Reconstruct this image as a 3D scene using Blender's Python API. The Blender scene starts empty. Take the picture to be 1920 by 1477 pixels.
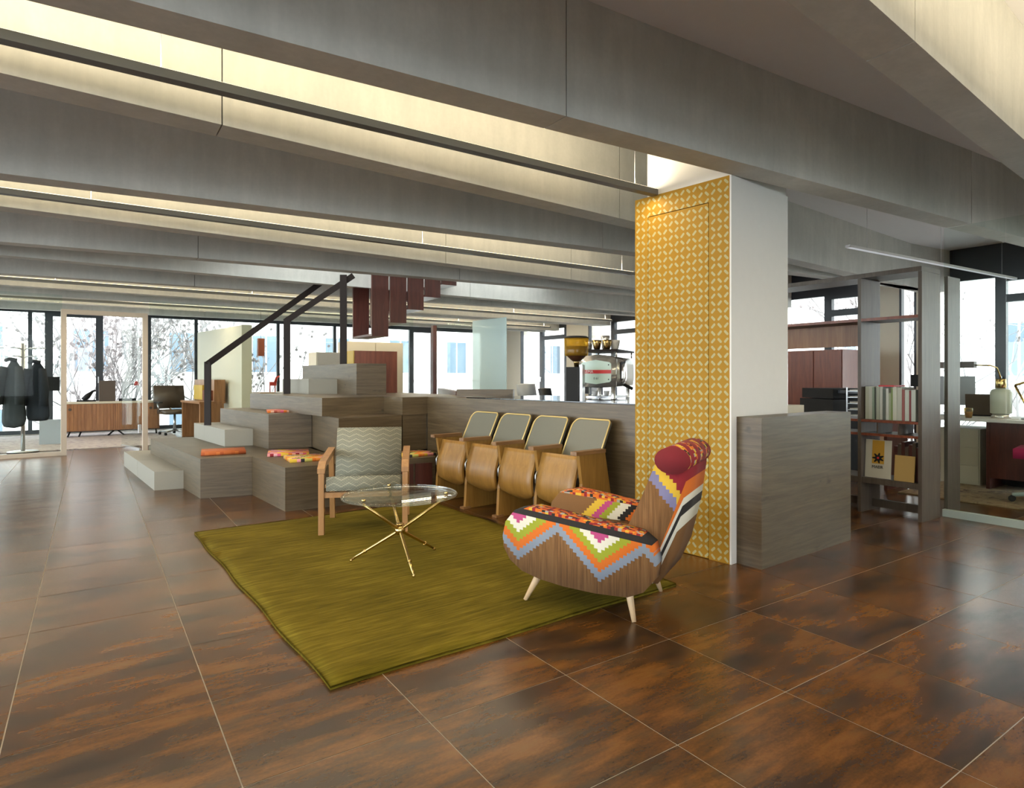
import bpy, bmesh, math, random
from mathutils import Vector, Matrix
R = math.radians
random.seed(7)
S = bpy.context.scene
COL = S.collection

# ------------------------------------------------------------------ camera
# world: floor z = 0, x and y along the floor joints, camera above the origin
FP, PXC, HYC, CH, TH = 1184.0, 1021.0, 707.3, 1.205, R(35.68)
CT, ST = math.cos(TH), math.sin(TH)
cam = bpy.data.cameras.new('camera'); camo = bpy.data.objects.new('camera', cam); COL.objects.link(camo)
camo.location = (0, 0, CH); camo.rotation_euler = (R(90), 0, -TH)
cam.sensor_fit = 'HORIZONTAL'; cam.sensor_width = 36; cam.lens = FP / 1920 * 36
cam.shift_x = (960 - PXC) / 1920; cam.shift_y = (HYC - 738.5) / 1920
cam.clip_start = 0.02; cam.clip_end = 300
S.camera = camo

# ------------------------------------------------------------------ sky, exposure
DAY = 10.0
w = bpy.data.worlds.new('sky'); S.world = w; w.use_nodes = True
bg = w.node_tree.nodes['Background']
bg.inputs[0].default_value = (0.90, 0.955, 1.0, 1); bg.inputs[1].default_value = DAY
S.view_settings.view_transform = 'Standard'; S.view_settings.look = 'None'
S.view_settings.gamma = 1; S.view_settings.use_curve_mapping = False
S.view_settings.exposure = 0.14
S.cycles.use_denoising = True
S.cycles.max_bounces = 10; S.cycles.diffuse_bounces = 5; S.cycles.glossy_bounces = 4
S.cycles.transparent_max_bounces = 24; S.cycles.transmission_bounces = 6
S.cycles.sample_clamp_indirect = 6.0
S.cycles.caustics_reflective = False; S.cycles.caustics_refractive = False

# room: facades
XL, XR, YB, YF = -6.3, 10.6, -4.6, 17.2
ZB, ZC = 2.51, 3.13            # underside of beams, ceiling

def area(name, loc, rot, sx, sy, e, col, portal=False):
    l = bpy.data.lights.new(name, 'AREA'); l.shape = 'RECTANGLE'; l.size = sx; l.size_y = sy
    l.energy = e; l.color = col
    if portal: l.cycles.is_portal = True
    o = bpy.data.objects.new(name, l); COL.objects.link(o); o.location = loc; o.rotation_euler = rot
    return o
# portals only guide the sky light through the glazed facades (they emit nothing)
area('window_light', ((XL + XR) / 2, YF + .1, 1.6), (R(-90), 0, 0), XR - XL, 3.2, 1, (1, 1, 1), True)
area('window_light', (-1.4, YB - .1, 1.8), (R(90), 0, 0), 9.8, 1.9, 1, (1, 1, 1), True)
area('window_light', (XL - .1, (YF - 1) / 2, 1.6), (0, R(-90), 0), 3.2, YF + 1, 1, (1, 1, 1), True)
area('window_light', (XR + .1, (YB + YF) / 2, 1.6), (0, R(90), 0), 3.2, YF - YB, 1, (1, 1, 1), True)
area('window_light', (4.0, 8.3, 4.6), (0, 0, 0), 5.2, 1.7, 1, (1, 1, 1), True)

# ------------------------------------------------------------------ helpers
def G(px, py, z=0.0):
    d = FP * (CH - z) / (py - HYC); X = (px - PXC) * d / FP
    return Vector((X * CT + d * ST, -X * ST + d * CT, z))
def ray(px):
    k = (px - PXC) / FP
    return k * CT + ST, -k * ST + CT
def atx(px, x): rx, ry = ray(px); return x / rx * ry      # y where the pixel column meets the plane x
def aty(px, y): rx, ry = ray(px); return y / ry * rx      # x where it meets the plane y
def zat(x, y, py): return CH - (py - HYC) * (x * ST + y * CT) / FP

class MB:
    def __init__(s): s.bm = bmesh.new()
    def box(s, x0, x1, y0, y1, z0, z1, M=None, mi=0):
        vs = [s.bm.verts.new((x, y, z)) for z in (z0, z1) for y in (y0, y1) for x in (x0, x1)]
        if M is not None:
            for v in vs: v.co = M @ v.co
        for f in ((0, 2, 3, 1), (4, 5, 7, 6), (0, 1, 5, 4), (2, 6, 7, 3), (0, 4, 6, 2), (1, 3, 7, 5)):
            fc = s.bm.faces.new([vs[i] for i in f]); fc.material_index = mi
        return s
    def prism(s, poly, z0, z1, mi=0):
        # poly: ccw xy
        a = [s.bm.verts.new((p[0], p[1], z0)) for p in poly]; b = [s.bm.verts.new((p[0], p[1], z1)) for p in poly]
        n = len(poly)
        s.bm.faces.new(a[::-1]).material_index = mi; s.bm.faces.new(b).material_index = mi
        for i in range(n):
            j = (i + 1) % n
            s.bm.faces.new((a[i], a[j], b[j], b[i])).material_index = mi
        return s
    def extr(s, poly, y0, y1, M=None, smooth=False):
        # poly in xz, extruded along y
        a = [s.bm.verts.new((p[0], y0, p[1])) for p in poly]; b = [s.bm.verts.new((p[0], y1, p[1])) for p in poly]
        if M is not None:
            for v in a + b: v.co = M @ v.co
        n = len(poly)
        fs = [s.bm.faces.new(a), s.bm.faces.new(b[::-1])]
        for i in range(n):
            j = (i + 1) % n
            f = s.bm.faces.new((a[j], a[i], b[i], b[j])); f.smooth = smooth
        return s
    def tube(s, pts, r, n=8, cap=True):
        pts = [Vector(p) for p in pts]; rs = r if isinstance(r, (list, tuple)) else [r] * len(pts)
        prev = None; rings = []
        for i, p in enumerate(pts):
            t = (pts[min(i + 1, len(pts) - 1)] - pts[max(i - 1, 0)]).normalized()
            if prev is None:
                u = t.cross(Vector((0, 0, 1)))
                if u.length < 1e-3: u = t.cross(Vector((1, 0, 0)))
            else: u = prev - t * prev.dot(t)
            u.normalize(); prev = u; v = t.cross(u)
            rings.append([s.bm.verts.new(p + (u * math.cos(2 * math.pi * k / n) + v * math.sin(2 * math.pi * k / n)) * rs[i]) for k in range(n)])
        for a, b in zip(rings, rings[1:]):
            for k in range(n):
                f = s.bm.faces.new((a[k], a[(k + 1) % n], b[(k + 1) % n], b[k])); f.smooth = True
        if cap:
            s.bm.faces.new(rings[0][::-1]); s.bm.faces.new(rings[-1])
        return s
    def lathe(s, prof, n=20, c=(0, 0, 0), sx=1, sy=1):
        rings = []
        for (r, z) in prof:
            rings.append([s.bm.verts.new((c[0] + sx * r * math.cos(2 * math.pi * k / n), c[1] + sy * r * math.sin(2 * math.pi * k / n), c[2] + z)) for k in range(n)])
        for a, b in zip(rings, rings[1:]):
            for k in range(n):
                f = s.bm.faces.new((a[k], a[(k + 1) % n], b[(k + 1) % n], b[k])); f.smooth = True
        s.bm.faces.new(rings[0][::-1]); s.bm.faces.new(rings[-1])
        return s
    def flatbar(s, a, b, wz, wy, M=None):
        # bar from a to b, wz wide in the plane that holds z, wy thick across
        a, b = Vector(a), Vector(b); t = (b - a).normalized()
        h = t.cross(Vector((0, 0, 1)))
        if h.length < 1e-3: h = Vector((0, 1, 0))
        h.normalize(); u = h.cross(t).normalized()
        vs = []
        for p in (a, b):
            for (i, j) in ((-1, -1), (1, -1), (1, 1), (-1, 1)):
                vs.append(s.bm.verts.new(p + h * (i * wy / 2) + u * (j * wz / 2)))
        for f in ((0, 3, 2, 1), (4, 5, 6, 7), (0, 1, 5, 4), (1, 2, 6, 5), (2, 3, 7, 6), (3, 0, 4, 7)):
            s.bm.faces.new([vs[i] for i in f])
        return s
    def bevel(s, w, seg=2, ang=30):
        es = [e for e in s.bm.edges if len(e.link_faces) == 2 and e.calc_face_angle(0) > R(ang)]
        bmesh.ops.bevel(s.bm, geom=es, offset=w, segments=seg, affect='EDGES', profile=.5, clamp_overlap=True)
        return s
    def build(s, name, m, parent=None, loc=None, rot=None, smooth=False):
        bmesh.ops.recalc_face_normals(s.bm, faces=s.bm.faces[:])
        me = bpy.data.meshes.new(name); s.bm.to_mesh(me); s.bm.free()
        for x in (m if isinstance(m, (list, tuple)) else [m]): me.materials.append(x)
        if smooth:
            for p in me.polygons: p.use_smooth = True
        o = bpy.data.objects.new(name, me); COL.objects.link(o)
        if parent is not None: o.parent = parent
        if loc is not None: o.location = loc
        if rot is not None: o.rotation_euler = rot
        return o

def tag(o, label=None, cat=None, group=None, kind=None):
    if label: o['label'] = label
    if cat: o['category'] = cat
    if group: o['group'] = group
    if kind: o['kind'] = kind
    return o
def thing(name, label, cat, loc=(0, 0, 0), rz=0, group=None):
    o = bpy.data.objects.new(name, None); COL.objects.link(o); o.empty_display_size = .1
    o.location = loc; o.rotation_euler = (0, 0, rz)
    return tag(o, label, cat, group)
def struct(o, label=None): return tag(o, label, None, None, 'structure')
def structE(name, label):
    o = bpy.data.objects.new(name, None); COL.objects.link(o); return struct(o, label)
def rbox(x0, x1, y0, y1, z0, z1, w=.01, seg=2): return MB().box(x0, x1, y0, y1, z0, z1).bevel(w, seg)
def lettering(text, size, mat, parent, loc, rot, extrude=.0006):
    cu = bpy.data.curves.new('lettering', 'FONT'); cu.body = text; cu.size = size; cu.extrude = extrude
    tmp = bpy.data.objects.new('lettering', cu); COL.objects.link(tmp)
    me = bpy.data.meshes.new_from_object(tmp.evaluated_get(bpy.context.evaluated_depsgraph_get()))
    bpy.data.objects.remove(tmp); me.materials.clear(); me.materials.append(mat)
    o = bpy.data.objects.new('lettering', me); COL.objects.link(o); o.parent = parent; o.location = loc; o.rotation_euler = rot
    return o
def smooth_mod(o, lv=2):
    m = o.modifiers.new('sub', 'SUBSURF'); m.levels = lv; m.render_levels = lv
    for p in o.data.polygons: p.use_smooth = True
    return o

# ------------------------------------------------------------------ materials
class NT:
    def __init__(s, name):
        s.m = bpy.data.materials.new(name); s.m.use_nodes = True; s.t = s.m.node_tree
        s.b = s.t.nodes['Principled BSDF']; s.out = s.t.nodes['Material Output']
    def n(s, typ, **kw):
        x = s.t.nodes.new(typ)
        for k, v in kw.items(): setattr(x, k, v)
        return x
    def l(s, a, b): s.t.links.new(a, b)
    def val(s, sock, v):
        if hasattr(v, 'is_output') or isinstance(v, bpy.types.NodeSocket): s.l(v, sock)
        else: sock.default_value = v
    def math(s, op, a, b=0.0, c=0.0):
        x = s.n('ShaderNodeMath', operation=op); s.val(x.inputs[0], a); s.val(x.inputs[1], b); s.val(x.inputs[2], c); return x.outputs[0]
    def coord(s, kind='Object', scale=(1, 1, 1), rot=(0, 0, 0), loc=None):
        tc = s.n('ShaderNodeTexCoord'); mp = s.n('ShaderNodeMapping')
        s.l(tc.outputs[kind], mp.inputs[0]); mp.inputs['Scale'].default_value = scale; mp.inputs['Rotation'].default_value = rot
        if loc is not None: s.val(mp.inputs['Location'], loc)
        return mp.outputs[0]
    def xyz(s, v):
        x = s.n('ShaderNodeSeparateXYZ'); s.l(v, x.inputs[0]); return x.outputs
    def noise(s, v, scale=5, detail=4, rough=.5, dist=0):
        x = s.n('ShaderNodeTexNoise'); s.l(v, x.inputs['Vector']); x.inputs['Scale'].default_value = scale
        x.inputs['Detail'].default_value = detail; x.inputs['Roughness'].default_value = rough; x.inputs['Distortion'].default_value = dist
        return x.outputs[0]
    def ramp(s, f, stops, const=False):
        x = s.n('ShaderNodeValToRGB'); s.l(f, x.inputs[0]); r = x.color_ramp
        if const: r.interpolation = 'CONSTANT'
        while len(r.elements) < len(stops): r.elements.new(.5)
        for e, (p, c) in zip(r.elements, stops): e.position = p; e.color = (*c, 1) if len(c) == 3 else c
        return x.outputs[0]
    def mix(s, f, a, b, mode='MIX'):
        x = s.n('ShaderNodeMix', data_type='RGBA', blend_type=mode)
        s.val(x.inputs[0], f)
        for sock, v in ((x.inputs[6], a), (x.inputs[7], b)):
            if isinstance(v, tuple): sock.default_value = (*v, 1)
            else: s.l(v, sock)
        return x.outputs[2]
    def bump(s, h, st=.3, d=.01):
        x = s.n('ShaderNodeBump'); s.l(h, x.inputs['Height']); x.inputs['Strength'].default_value = st; x.inputs['Distance'].default_value = d
        s.l(x.outputs[0], s.b.inputs['Normal'])
    def col(s, c): s.val(s.b.inputs['Base Color'], (*c, 1) if isinstance(c, tuple) else c)
    def rough(s, v): s.val(s.b.inputs['Roughness'], v)

def plain(name, c, rough=.5, metal=0, **kw):
    t = NT(name); t.col(c); t.rough(rough); t.b.inputs['Metallic'].default_value = metal
    v = t.noise(t.coord(scale=(1, 1, 1)), 18, 3)
    t.col(t.mix(t.math('MULTIPLY', v, .25), c, tuple(x * .82 for x in c)))
    for k, x in kw.items(): t.b.inputs[k].default_value = x
    return t.m
def grain(name, c0, c1, axis='z', rough=.5, sc=1.0, dens=1.0, knots=False, world=False):
    t = NT(name)
    a = {'x': (1.2, 16, 16), 'y': (16, 1.2, 16), 'z': (16, 16, 1.2), 'h': (1.3, 1.3, 22)}[axis]
    if world:
        g = t.n('ShaderNodeNewGeometry'); mp = t.n('ShaderNodeMapping'); t.l(g.outputs['Position'], mp.inputs[0])
        mp.inputs['Scale'].default_value = tuple(x * sc for x in a); v = mp.outputs[0]
    else: v = t.coord(scale=tuple(x * sc for x in a))
    n1 = t.noise(v, 1.6 * dens, 6, .6, .6); n2 = t.noise(v, 7 * dens, 3, .6)
    f = t.math('ADD', t.math('MULTIPLY', n1, .75), t.math('MULTIPLY', n2, .25))
    mid = tuple((p + q) / 2 for p, q in zip(c0, c1))
    c = t.ramp(f, [(.32, c0), (.5, mid), (.66, c1)])
    if knots:
        kn = t.noise(t.coord(scale=(3, 3, 7)), 1.7, 2)
        c = t.mix(t.ramp(kn, [(.70, (0, 0, 0)), (.78, (.7, .7, .7))]), c, tuple(x * .45 for x in c0))
    t.col(c); t.rough(rough); t.bump(f, .12, .004)
    return t.m

M = {}
def concrete(name, a, b):
    t = NT(name); v = t.coord()
    n1 = t.noise(v, .9, 5, .6, .3); n2 = t.noise(t.coord(scale=(6, 6, 1)), 2.2, 4, .6); n3 = t.noise(v, 45, 2)
    f = t.math('ADD', t.math('MULTIPLY', n1, .62), t.math('ADD', t.math('MULTIPLY', n2, .28), t.math('MULTIPLY', n3, .10)))
    c = t.ramp(f, [(.34, a), (.52, tuple((x + y) / 2 for x, y in zip(a, b))), (.66, b)])
    t.col(c); t.rough(.78); t.bump(f, .15, .01); return t.m
M['concrete'] = concrete('concrete', (.43, .44, .40), (.63, .625, .565))
M['white'] = plain('white_paint', (.72, .71, .67), .7)
M['ceiling'] = plain('ceiling_plaster', (.74, .73, .72), .8)
def tile_mat():
    t = NT('rust_tile'); oi = t.n('ShaderNodeObjectInfo'); rnd = oi.outputs['Random']
    cx = t.n('ShaderNodeCombineXYZ')
    t.l(t.math('MULTIPLY', rnd, 37.0), cx.inputs[0]); t.l(t.math('MULTIPLY', rnd, 91.0), cx.inputs[1])
    L_ = cx.outputs[0]
    a = t.noise(t.coord(scale=(.75, 2.2, 1), loc=L_), 2.4, 3, .5); b = t.noise(t.coord(scale=(.8, 3.6, 1), loc=L_), 8, 6, .66); c = t.noise(t.coord(scale=(1, 1.6, 1), loc=L_), 70, 3, .6)
    f = t.math('ADD', t.math('MULTIPLY', a, .62), t.math('ADD', t.math('MULTIPLY', b, .26), t.math('MULTIPLY', c, .12)))
    col = t.ramp(f, [(.34, (.018, .011, .008)), (.43, (.040, .021, .011)), (.50, (.085, .035, .009)), (.57, (.140, .056, .012)), (.68, (.150, .074, .019))])
    g2 = t.noise(t.coord(scale=(1.0, 2.6, 1), loc=L_), 4.5, 3, .5)
    col = t.mix(t.ramp(g2, [(.54, (0, 0, 0)), (.70, (.6, .6, .6))]), col, (.050, .034, .019))
    t.col(col); t.rough(t.math('MULTIPLY_ADD', b, .05, .235))
    t.b.inputs['Specular IOR Level'].default_value = .42
    return t.m
M['tile'] = tile_mat()
M['grout'] = plain('grout', (.36, .33, .27), .8)
M['greywood'] = grain('grey_brown_wood', (.055, .037, .017), (.124, .089, .047), 'h', .42, 1.0, 1.0, True, True)
M['shelfwood'] = grain('grey_brown_wood_upright', (.062, .046, .032), (.112, .086, .062), 'z', .45, .8, 1.0, False, True)
M['palestep'] = plain('pale_step_board', (.29, .275, .225), .6)
M['mahogany'] = grain('dark_mahogany', (.045, .013, .009), (.10, .028, .018), 'z', .35, 1.0)
M['redwood'] = grain('red_mahogany', (.15, .038, .020), (.26, .075, .035), 'z', .35, 1.0)
M['teak'] = grain('teak', (.20, .080, .030), (.36, .165, .065), 'z', .4, .8)
M['oak'] = grain('oak_plywood', (.22, .105, .018), (.37, .195, .042), 'z', .38, .9)
M['oakdark'] = grain('oak_arm', (.16, .075, .024), (.27, .14, .05), 'y', .4)
M['beech'] = grain('beech_frame', (.28, .130, .038), (.40, .21, .075), 'z', .42)
M['paleleg'] = grain('pale_beech_leg', (.55, .37, .20), (.68, .49, .29), 'z', .45)
M['vinyl'] = plain('grey_green_vinyl', (.145, .145, .115), .38)
M['goldpipe'] = plain('gold_piping', (.62, .46, .17), .35, .3)
M['brass'] = plain('brass', (.58, .42, .17), .22, 1.0)
M['chrome'] = plain('chrome', (.82, .79, .73), .16, .75)
M['steel'] = plain('brushed_steel', (.55, .56, .57), .3, 1.0)
M['darksteel'] = plain('dark_brown_steel', (.022, .015, .012), .6, **{'Specular IOR Level': .2})
M['black'] = plain('black_plastic', (.011, .011, .011), .6, **{'Specular IOR Level': .25})
M['blacktop'] = plain('black_worktop', (.010, .010, .011), .08)
M['darkframe'] = plain('dark_window_frame', (.025, .029, .036), .35)
M['cream'] = plain('cream_panel', (.60, .55, .43), .5)
M['beigeframe'] = plain('beige_door_frame', (.52, .45, .36), .5)
M['alu'] = plain('dark_aluminium_rail', (.10, .10, .09), .5)
M['paper'] = plain('paper', (.75, .73, .68), .7)
M['green_rail'] = plain('green_glass_rail', (.36, .42, .37), .4)
M['leather'] = plain('brown_leather', (.075, .050, .032), .4)
M['coat1'] = plain('charcoal_coat', (.020, .024, .024), .9)
M['coat2'] = plain('navy_coat', (.014, .018, .026), .9)
M['red'] = plain('red_lacquer', (.42, .03, .02), .4)
M['redstripe'] = plain('red_stripe', (.55, .02, .02), .4)
M['mint'] = plain('mint_enamel', (.52, .66, .55), .3)
M['beans'] = plain('coffee_beans', (.055, .018, .006), .5)
M['amber'] = plain('amber_plastic', (.70, .42, .06), .15)
M['pinkfab'] = plain('magenta_fabric', (.42, .012, .085), .8)
M['ivory'] = plain('ivory_enamel', (.55, .58, .47), .3)
M['screen'] = plain('grey_screen_back', (.32, .34, .36), .35)
M['darkscreen'] = plain('dark_screen', (.03, .035, .05), .2)
M['facade'] = plain('pale_plaster_facade', (.86, .82, .74), .8)
M['facade2'] = plain('white_brick_facade', (.86, .85, .80), .8)
M['farglass'] = plain('far_window_glass', (.10, .14, .18), .2)
M['bark'] = plain('bare_bark', (.22, .20, .19), .9)
M['leaf'] = plain('dry_leaf', (.20, .17, .16), .9)
M['street'] = plain('street_asphalt', (.30, .30, .31), .9)
M['yellow'] = plain('ochre_board', (.55, .36, .05), .5)
M['officefloor'] = plain('wool_carpet', (.20, .17, .15), .95)

def glass(name, tint=(.93, .97, .95), refl=.7, milky=0.0, mc=(.72, .84, .84)):
    t = NT(name); t.t.nodes.remove(t.b)
    tr = t.n('ShaderNodeBsdfTransparent'); tr.inputs[0].default_value = (*tint, 1)
    gl = t.n('ShaderNodeBsdfGlossy'); gl.inputs['Roughness'].default_value = .0; gl.inputs[0].default_value = (1, 1, 1, 1)
    fr = t.n('ShaderNodeFresnel'); fr.inputs[0].default_value = 1.5
    mx = t.n('ShaderNodeMixShader'); t.l(t.math('MULTIPLY', fr.outputs[0], refl), mx.inputs[0]); t.l(tr.outputs[0], mx.inputs[1]); t.l(gl.outputs[0], mx.inputs[2])
    o = mx.outputs[0]
    if milky:
        tl = t.n('ShaderNodeBsdfTranslucent'); tl.inputs[0].default_value = (*mc, 1)
        df = t.n('ShaderNodeBsdfDiffuse'); df.inputs[0].default_value = (*mc, 1)
        m3 = t.n('ShaderNodeMixShader'); m3.inputs[0].default_value = .35; t.l(tl.outputs[0], m3.inputs[1]); t.l(df.outputs[0], m3.inputs[2])
        m2 = t.n('ShaderNodeMixShader'); m2.inputs[0].default_value = milky; t.l(o, m2.inputs[1]); t.l(m3.outputs[0], m2.inputs[2]); o = m2.outputs[0]
    t.l(o, t.out.inputs[0]); return t.m
M['pane'] = glass('window_pane', (.97, .99, 1.0), .5)
M['partition'] = glass('partition_glass', (.93, .965, .95), .06)
M['tableglass'] = glass('table_glass', (.93, .96, .94), .5)
M['frosted'] = glass('frosted_glass', (.85, .92, .92), .4, .62)
M['amberglass'] = glass('amber_hopper', (.95, .74, .24), .4, .35, (.85, .55, .08))
M['honey'] = glass('cup_glass', (.80, .62, .30), .8, .15)

def emit(name, c, e):
    t = NT(name); t.t.nodes.remove(t.b); x = t.n('ShaderNodeEmission'); x.inputs[0].default_value = (*c, 1); x.inputs[1].default_value = e
    t.l(x.outputs[0], t.out.inputs[0]); return t.m
M['lamp'] = emit('lamp_diffuser', (1, .86, .62), 4.0)
M['lampwhite'] = emit('lamp_diffuser_white', (.95, .97, 1), .45)

def rug_mat():
    t = NT('green_rug_pile')
    a = t.noise(t.coord(scale=(1, 14, 1)), 3.0, 5, .65, .2); b = t.noise(t.coord(scale=(2, 90, 2)), 4, 3, .7); c = t.noise(t.coord(), 2.1, 3)
    f = t.math('ADD', t.math('MULTIPLY', a, .45), t.math('ADD', t.math('MULTIPLY', b, .3), t.math('MULTIPLY', c, .25)))
    t.col(t.ramp(f, [(.37, (.060, .047, .004)), (.5, (.122, .091, .008)), (.63, (.215, .160, .018))]))
    t.rough(1.0); t.b.inputs['Specular IOR Level'].default_value = .1; t.bump(f, .5, .01); return t.m
M['rug'] = rug_mat()
def persian(name, a, b, c):
    t = NT(name); v = t.coord(scale=(1, 1, 1))
    vo = t.n('ShaderNodeTexVoronoi'); t.l(v, vo.inputs[0]); vo.inputs['Scale'].default_value = 7
    n = t.noise(v, 14, 4, .7)
    t.col(t.mix(t.ramp(n, [(.45, (0, 0, 0)), (.55, (1, 1, 1))]), t.ramp(vo.outputs[0], [(.2, a), (.5, b), (.8, c)]), b)); t.rough(.95); return t.m
M['persian'] = persian('persian_rug', (.17, .10, .05), (.26, .19, .10), (.10, .06, .04))
M['greyrug'] = persian('grey_woven_rug', (.30, .25, .24), (.42, .37, .35), (.22, .18, .20))

def gold_pattern():
    t = NT('gold_capsule_pattern'); o = t.xyz(t.coord())
    P = .098
    xa = t.math('DIVIDE', o[0], P); za = t.math('DIVIDE', o[2], P)
    u = t.math('ADD', xa, za); v = t.math('SUBTRACT', xa, za)
    def caps(u, v):
        du = t.math('ABSOLUTE', t.math('SUBTRACT', t.math('FRACT', t.math('ADD', u, 100.5)), .5))
        dv = t.math('ABSOLUTE', t.math('SUBTRACT', t.math('FRACT', t.math('ADD', v, 100.0)), .5))
        e = t.math('MAXIMUM', t.math('SUBTRACT', dv, .17), 0.0)
        return t.math('LESS_THAN', t.math('SQRT', t.math('ADD', t.math('MULTIPLY', du, du), t.math('MULTIPLY', e, e))), .118)
    f = t.math('MAXIMUM', caps(u, v), caps(v, u))
    n = t.noise(t.coord(), 3, 3)
    base = t.mix(n, (.29, .150, .008), (.36, .195, .012))
    t.col(t.mix(f, base, (.38, .345, .17))); t.rough(.55); t.b.inputs['Specular IOR Level'].default_value = .2;     return t.m
M['gold'] = gold_pattern()

def chevron_mat():
    t = NT('chevron_weave'); o = t.xyz(t.coord())
    # zigzag rows: folded across y, stacked along the face
    s = t.math('ADD', o[2], t.math('MULTIPLY', o[0], -1.0))
    zig = t.math('PINGPONG', t.math('ADD', o[1], 2.0), .055)
    r = t.math('ADD', s, t.math('MULTIPLY', zig, .60))
    big = t.math('FRACT', t.math('DIVIDE', t.math('ADD', r, 4.0), .054))
    fine = t.math('FRACT', t.math('DIVIDE', t.math('ADD', r, 4.0), .0135))
    wv = t.math('FRACT', t.math('MULTIPLY', t.math('ADD', o[1], 3.0), 120.0))
    c = t.mix(t.math('GREATER_THAN', fine, .5), (.075, .082, .064), (.27, .26, .19))
    c = t.mix(t.math('MULTIPLY', t.math('GREATER_THAN', wv, .62), .45), c, (.30, .30, .23))
    c = t.mix(t.math('GREATER_THAN', big, .84), c, (.36, .34, .245))
    t.col(c); t.rough(.95); t.bump(fine, .25, .002); return t.m
M['chevron'] = chevron_mat()

MAG, WHT, GRN, ORG, BLU, BRN = (.40, .055, .17), (.62, .60, .50), (.27, .30, .02), (.55, .13, .012), (.20, .235, .29), (.17, .080, .024)
YEL, BLK, RED, VIO = (.56, .36, .03), (.018, .015, .014), (.22, .012, .018), (.17, .16, .27)
def woven(t, o):
    n = t.noise(t.coord(scale=(60, 60, 2.5)), 2, 3, .6)
    return t.ramp(n, [(.3, (.115, .050, .014)), (.5, (.17, .080, .024)), (.7, (.225, .118, .042))])
def speck(t, q, stops, sc=(1, 1, 1)):
    x = t.n('ShaderNodeVectorMath', operation='SNAP'); t.l(t.coord(scale=sc), x.inputs[0]); x.inputs[1].default_value = (q, q, q)
    wn = t.n('ShaderNodeTexWhiteNoise'); t.l(x.outputs[0], wn.inputs[0])
    return t.ramp(wn.outputs[0], stops, True)
SPK = [(0, BLK), (.12, ORG), (.38, (.30, .30, .26)), (.50, RED), (.76, ORG), (.92, YEL)]
def kilim_arm(name='kilim_arm'):
    # nested stepped V bands under a black line, plain brown below; red and orange speckle on the top roll
    t = NT(name); o = t.xyz(t.coord())
    CX, CZ = .0187, .0158
    top = t.math('MULTIPLY_ADD', o[0], .12, .428)             # height of the black line along the arm
    dz = t.math('FLOOR', t.math('DIVIDE', t.math('SUBTRACT', top, o[2]), CZ))
    xq = t.math('FLOOR', t.math('DIVIDE', t.math('ADD', o[0], CX * 240 - .122), CX))
    n = t.math('ADD', t.math('PINGPONG', xq, 12.0), dz)
    f = t.math('DIVIDE', t.math('ADD', n, .5), 20.0)
    c = t.ramp(f, [(0, MAG), (.15, WHT), (.30, GRN), (.45, ORG), (.60, BLU), (.76, BRN)], True)
    c = t.mix(t.math('GREATER_THAN', n, 14.5), c, woven(t, o))
    c = t.mix(t.math('LESS_THAN', dz, -.5), c, BLK)
    spk = speck(t, .0185, SPK)
    c = t.mix(t.math('LESS_THAN', dz, -2.5), c, spk)
    t.col(c); t.rough(.95); t.bump(t.noise(t.coord(scale=(80, 80, 10)), 3, 2), .3, .003); return t.m
M['kilim_arm'] = kilim_arm()
def kilim_inner():
    # vertical stepped bands across the inner face of the arm
    t = NT('kilim_inner'); o = t.xyz(t.coord()); C = .016
    zq = t.math('FLOOR', t.math('DIVIDE', o[2], C)); tri = t.math('PINGPONG', zq, 6.0)
    xq = t.math('FLOOR', t.math('DIVIDE', t.math('SUBTRACT', .46, o[0]), C))
    n = t.math('SUBTRACT', xq, tri); f = t.math('DIVIDE', t.math('ADD', n, .5), 24.0)
    c = t.ramp(f, [(0, BRN), (.01, YEL), (.15, MAG), (.29, GRN), (.42, WHT), (.57, BLK), (.70, ORG)], True)
    spk = speck(t, .0185, SPK)
    c = t.mix(t.math('GREATER_THAN', o[2], t.math('MULTIPLY_ADD', o[0], .085, .462)), c, spk)
    t.col(c); t.rough(.95); t.bump(t.noise(t.coord(scale=(80, 80, 10)), 3, 2), .3, .003); return t.m
M['kilim_inner'] = kilim_inner()
def kilim_back():
    t = NT('kilim_back'); o = t.xyz(t.coord()); C = .017
    # distance from the top roll, stepped across the side
    zq = t.math('FLOOR', t.math('DIVIDE', o[2], C)); xq = t.math('FLOOR', t.math('DIVIDE', o[0], C))
    n = t.math('ADD', t.math('MULTIPLY', zq, 1.0), t.math('MULTIPLY', xq, -1.2))
    f = t.math('DIVIDE', t.math('SUBTRACT', n, 44.0), 26.0)
    c = t.ramp(f, [(0, BRN), (.14, VIO), (.29, YEL), (.45, RED)], True)
    c = t.mix(t.math('LESS_THAN', f, .10), c, woven(t, o))
    # stripes on the rear
    st = t.math('FRACT', t.math('MULTIPLY', t.math('ADD', t.math('MULTIPLY', o[0], 1.0), t.math('MULTIPLY', o[2], .45)), 6.5))
    rear = t.ramp(st, [(0, BLK), (.09, WHT), (.17, ORG), (.34, BLK), (.40, GRN), (.52, MAG), (.60, YEL), (.72, BRN), (.9, WHT)], True)
    side = t.math('LESS_THAN', t.math('ADD', o[0], t.math('MULTIPLY', o[2], .385)), .005)
    t.col(t.mix(side, c, rear)); t.rough(.95); t.bump(t.noise(t.coord(scale=(80, 80, 10)), 3, 2), .3, .003); return t.m
M['kilim_back'] = kilim_back()
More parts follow.
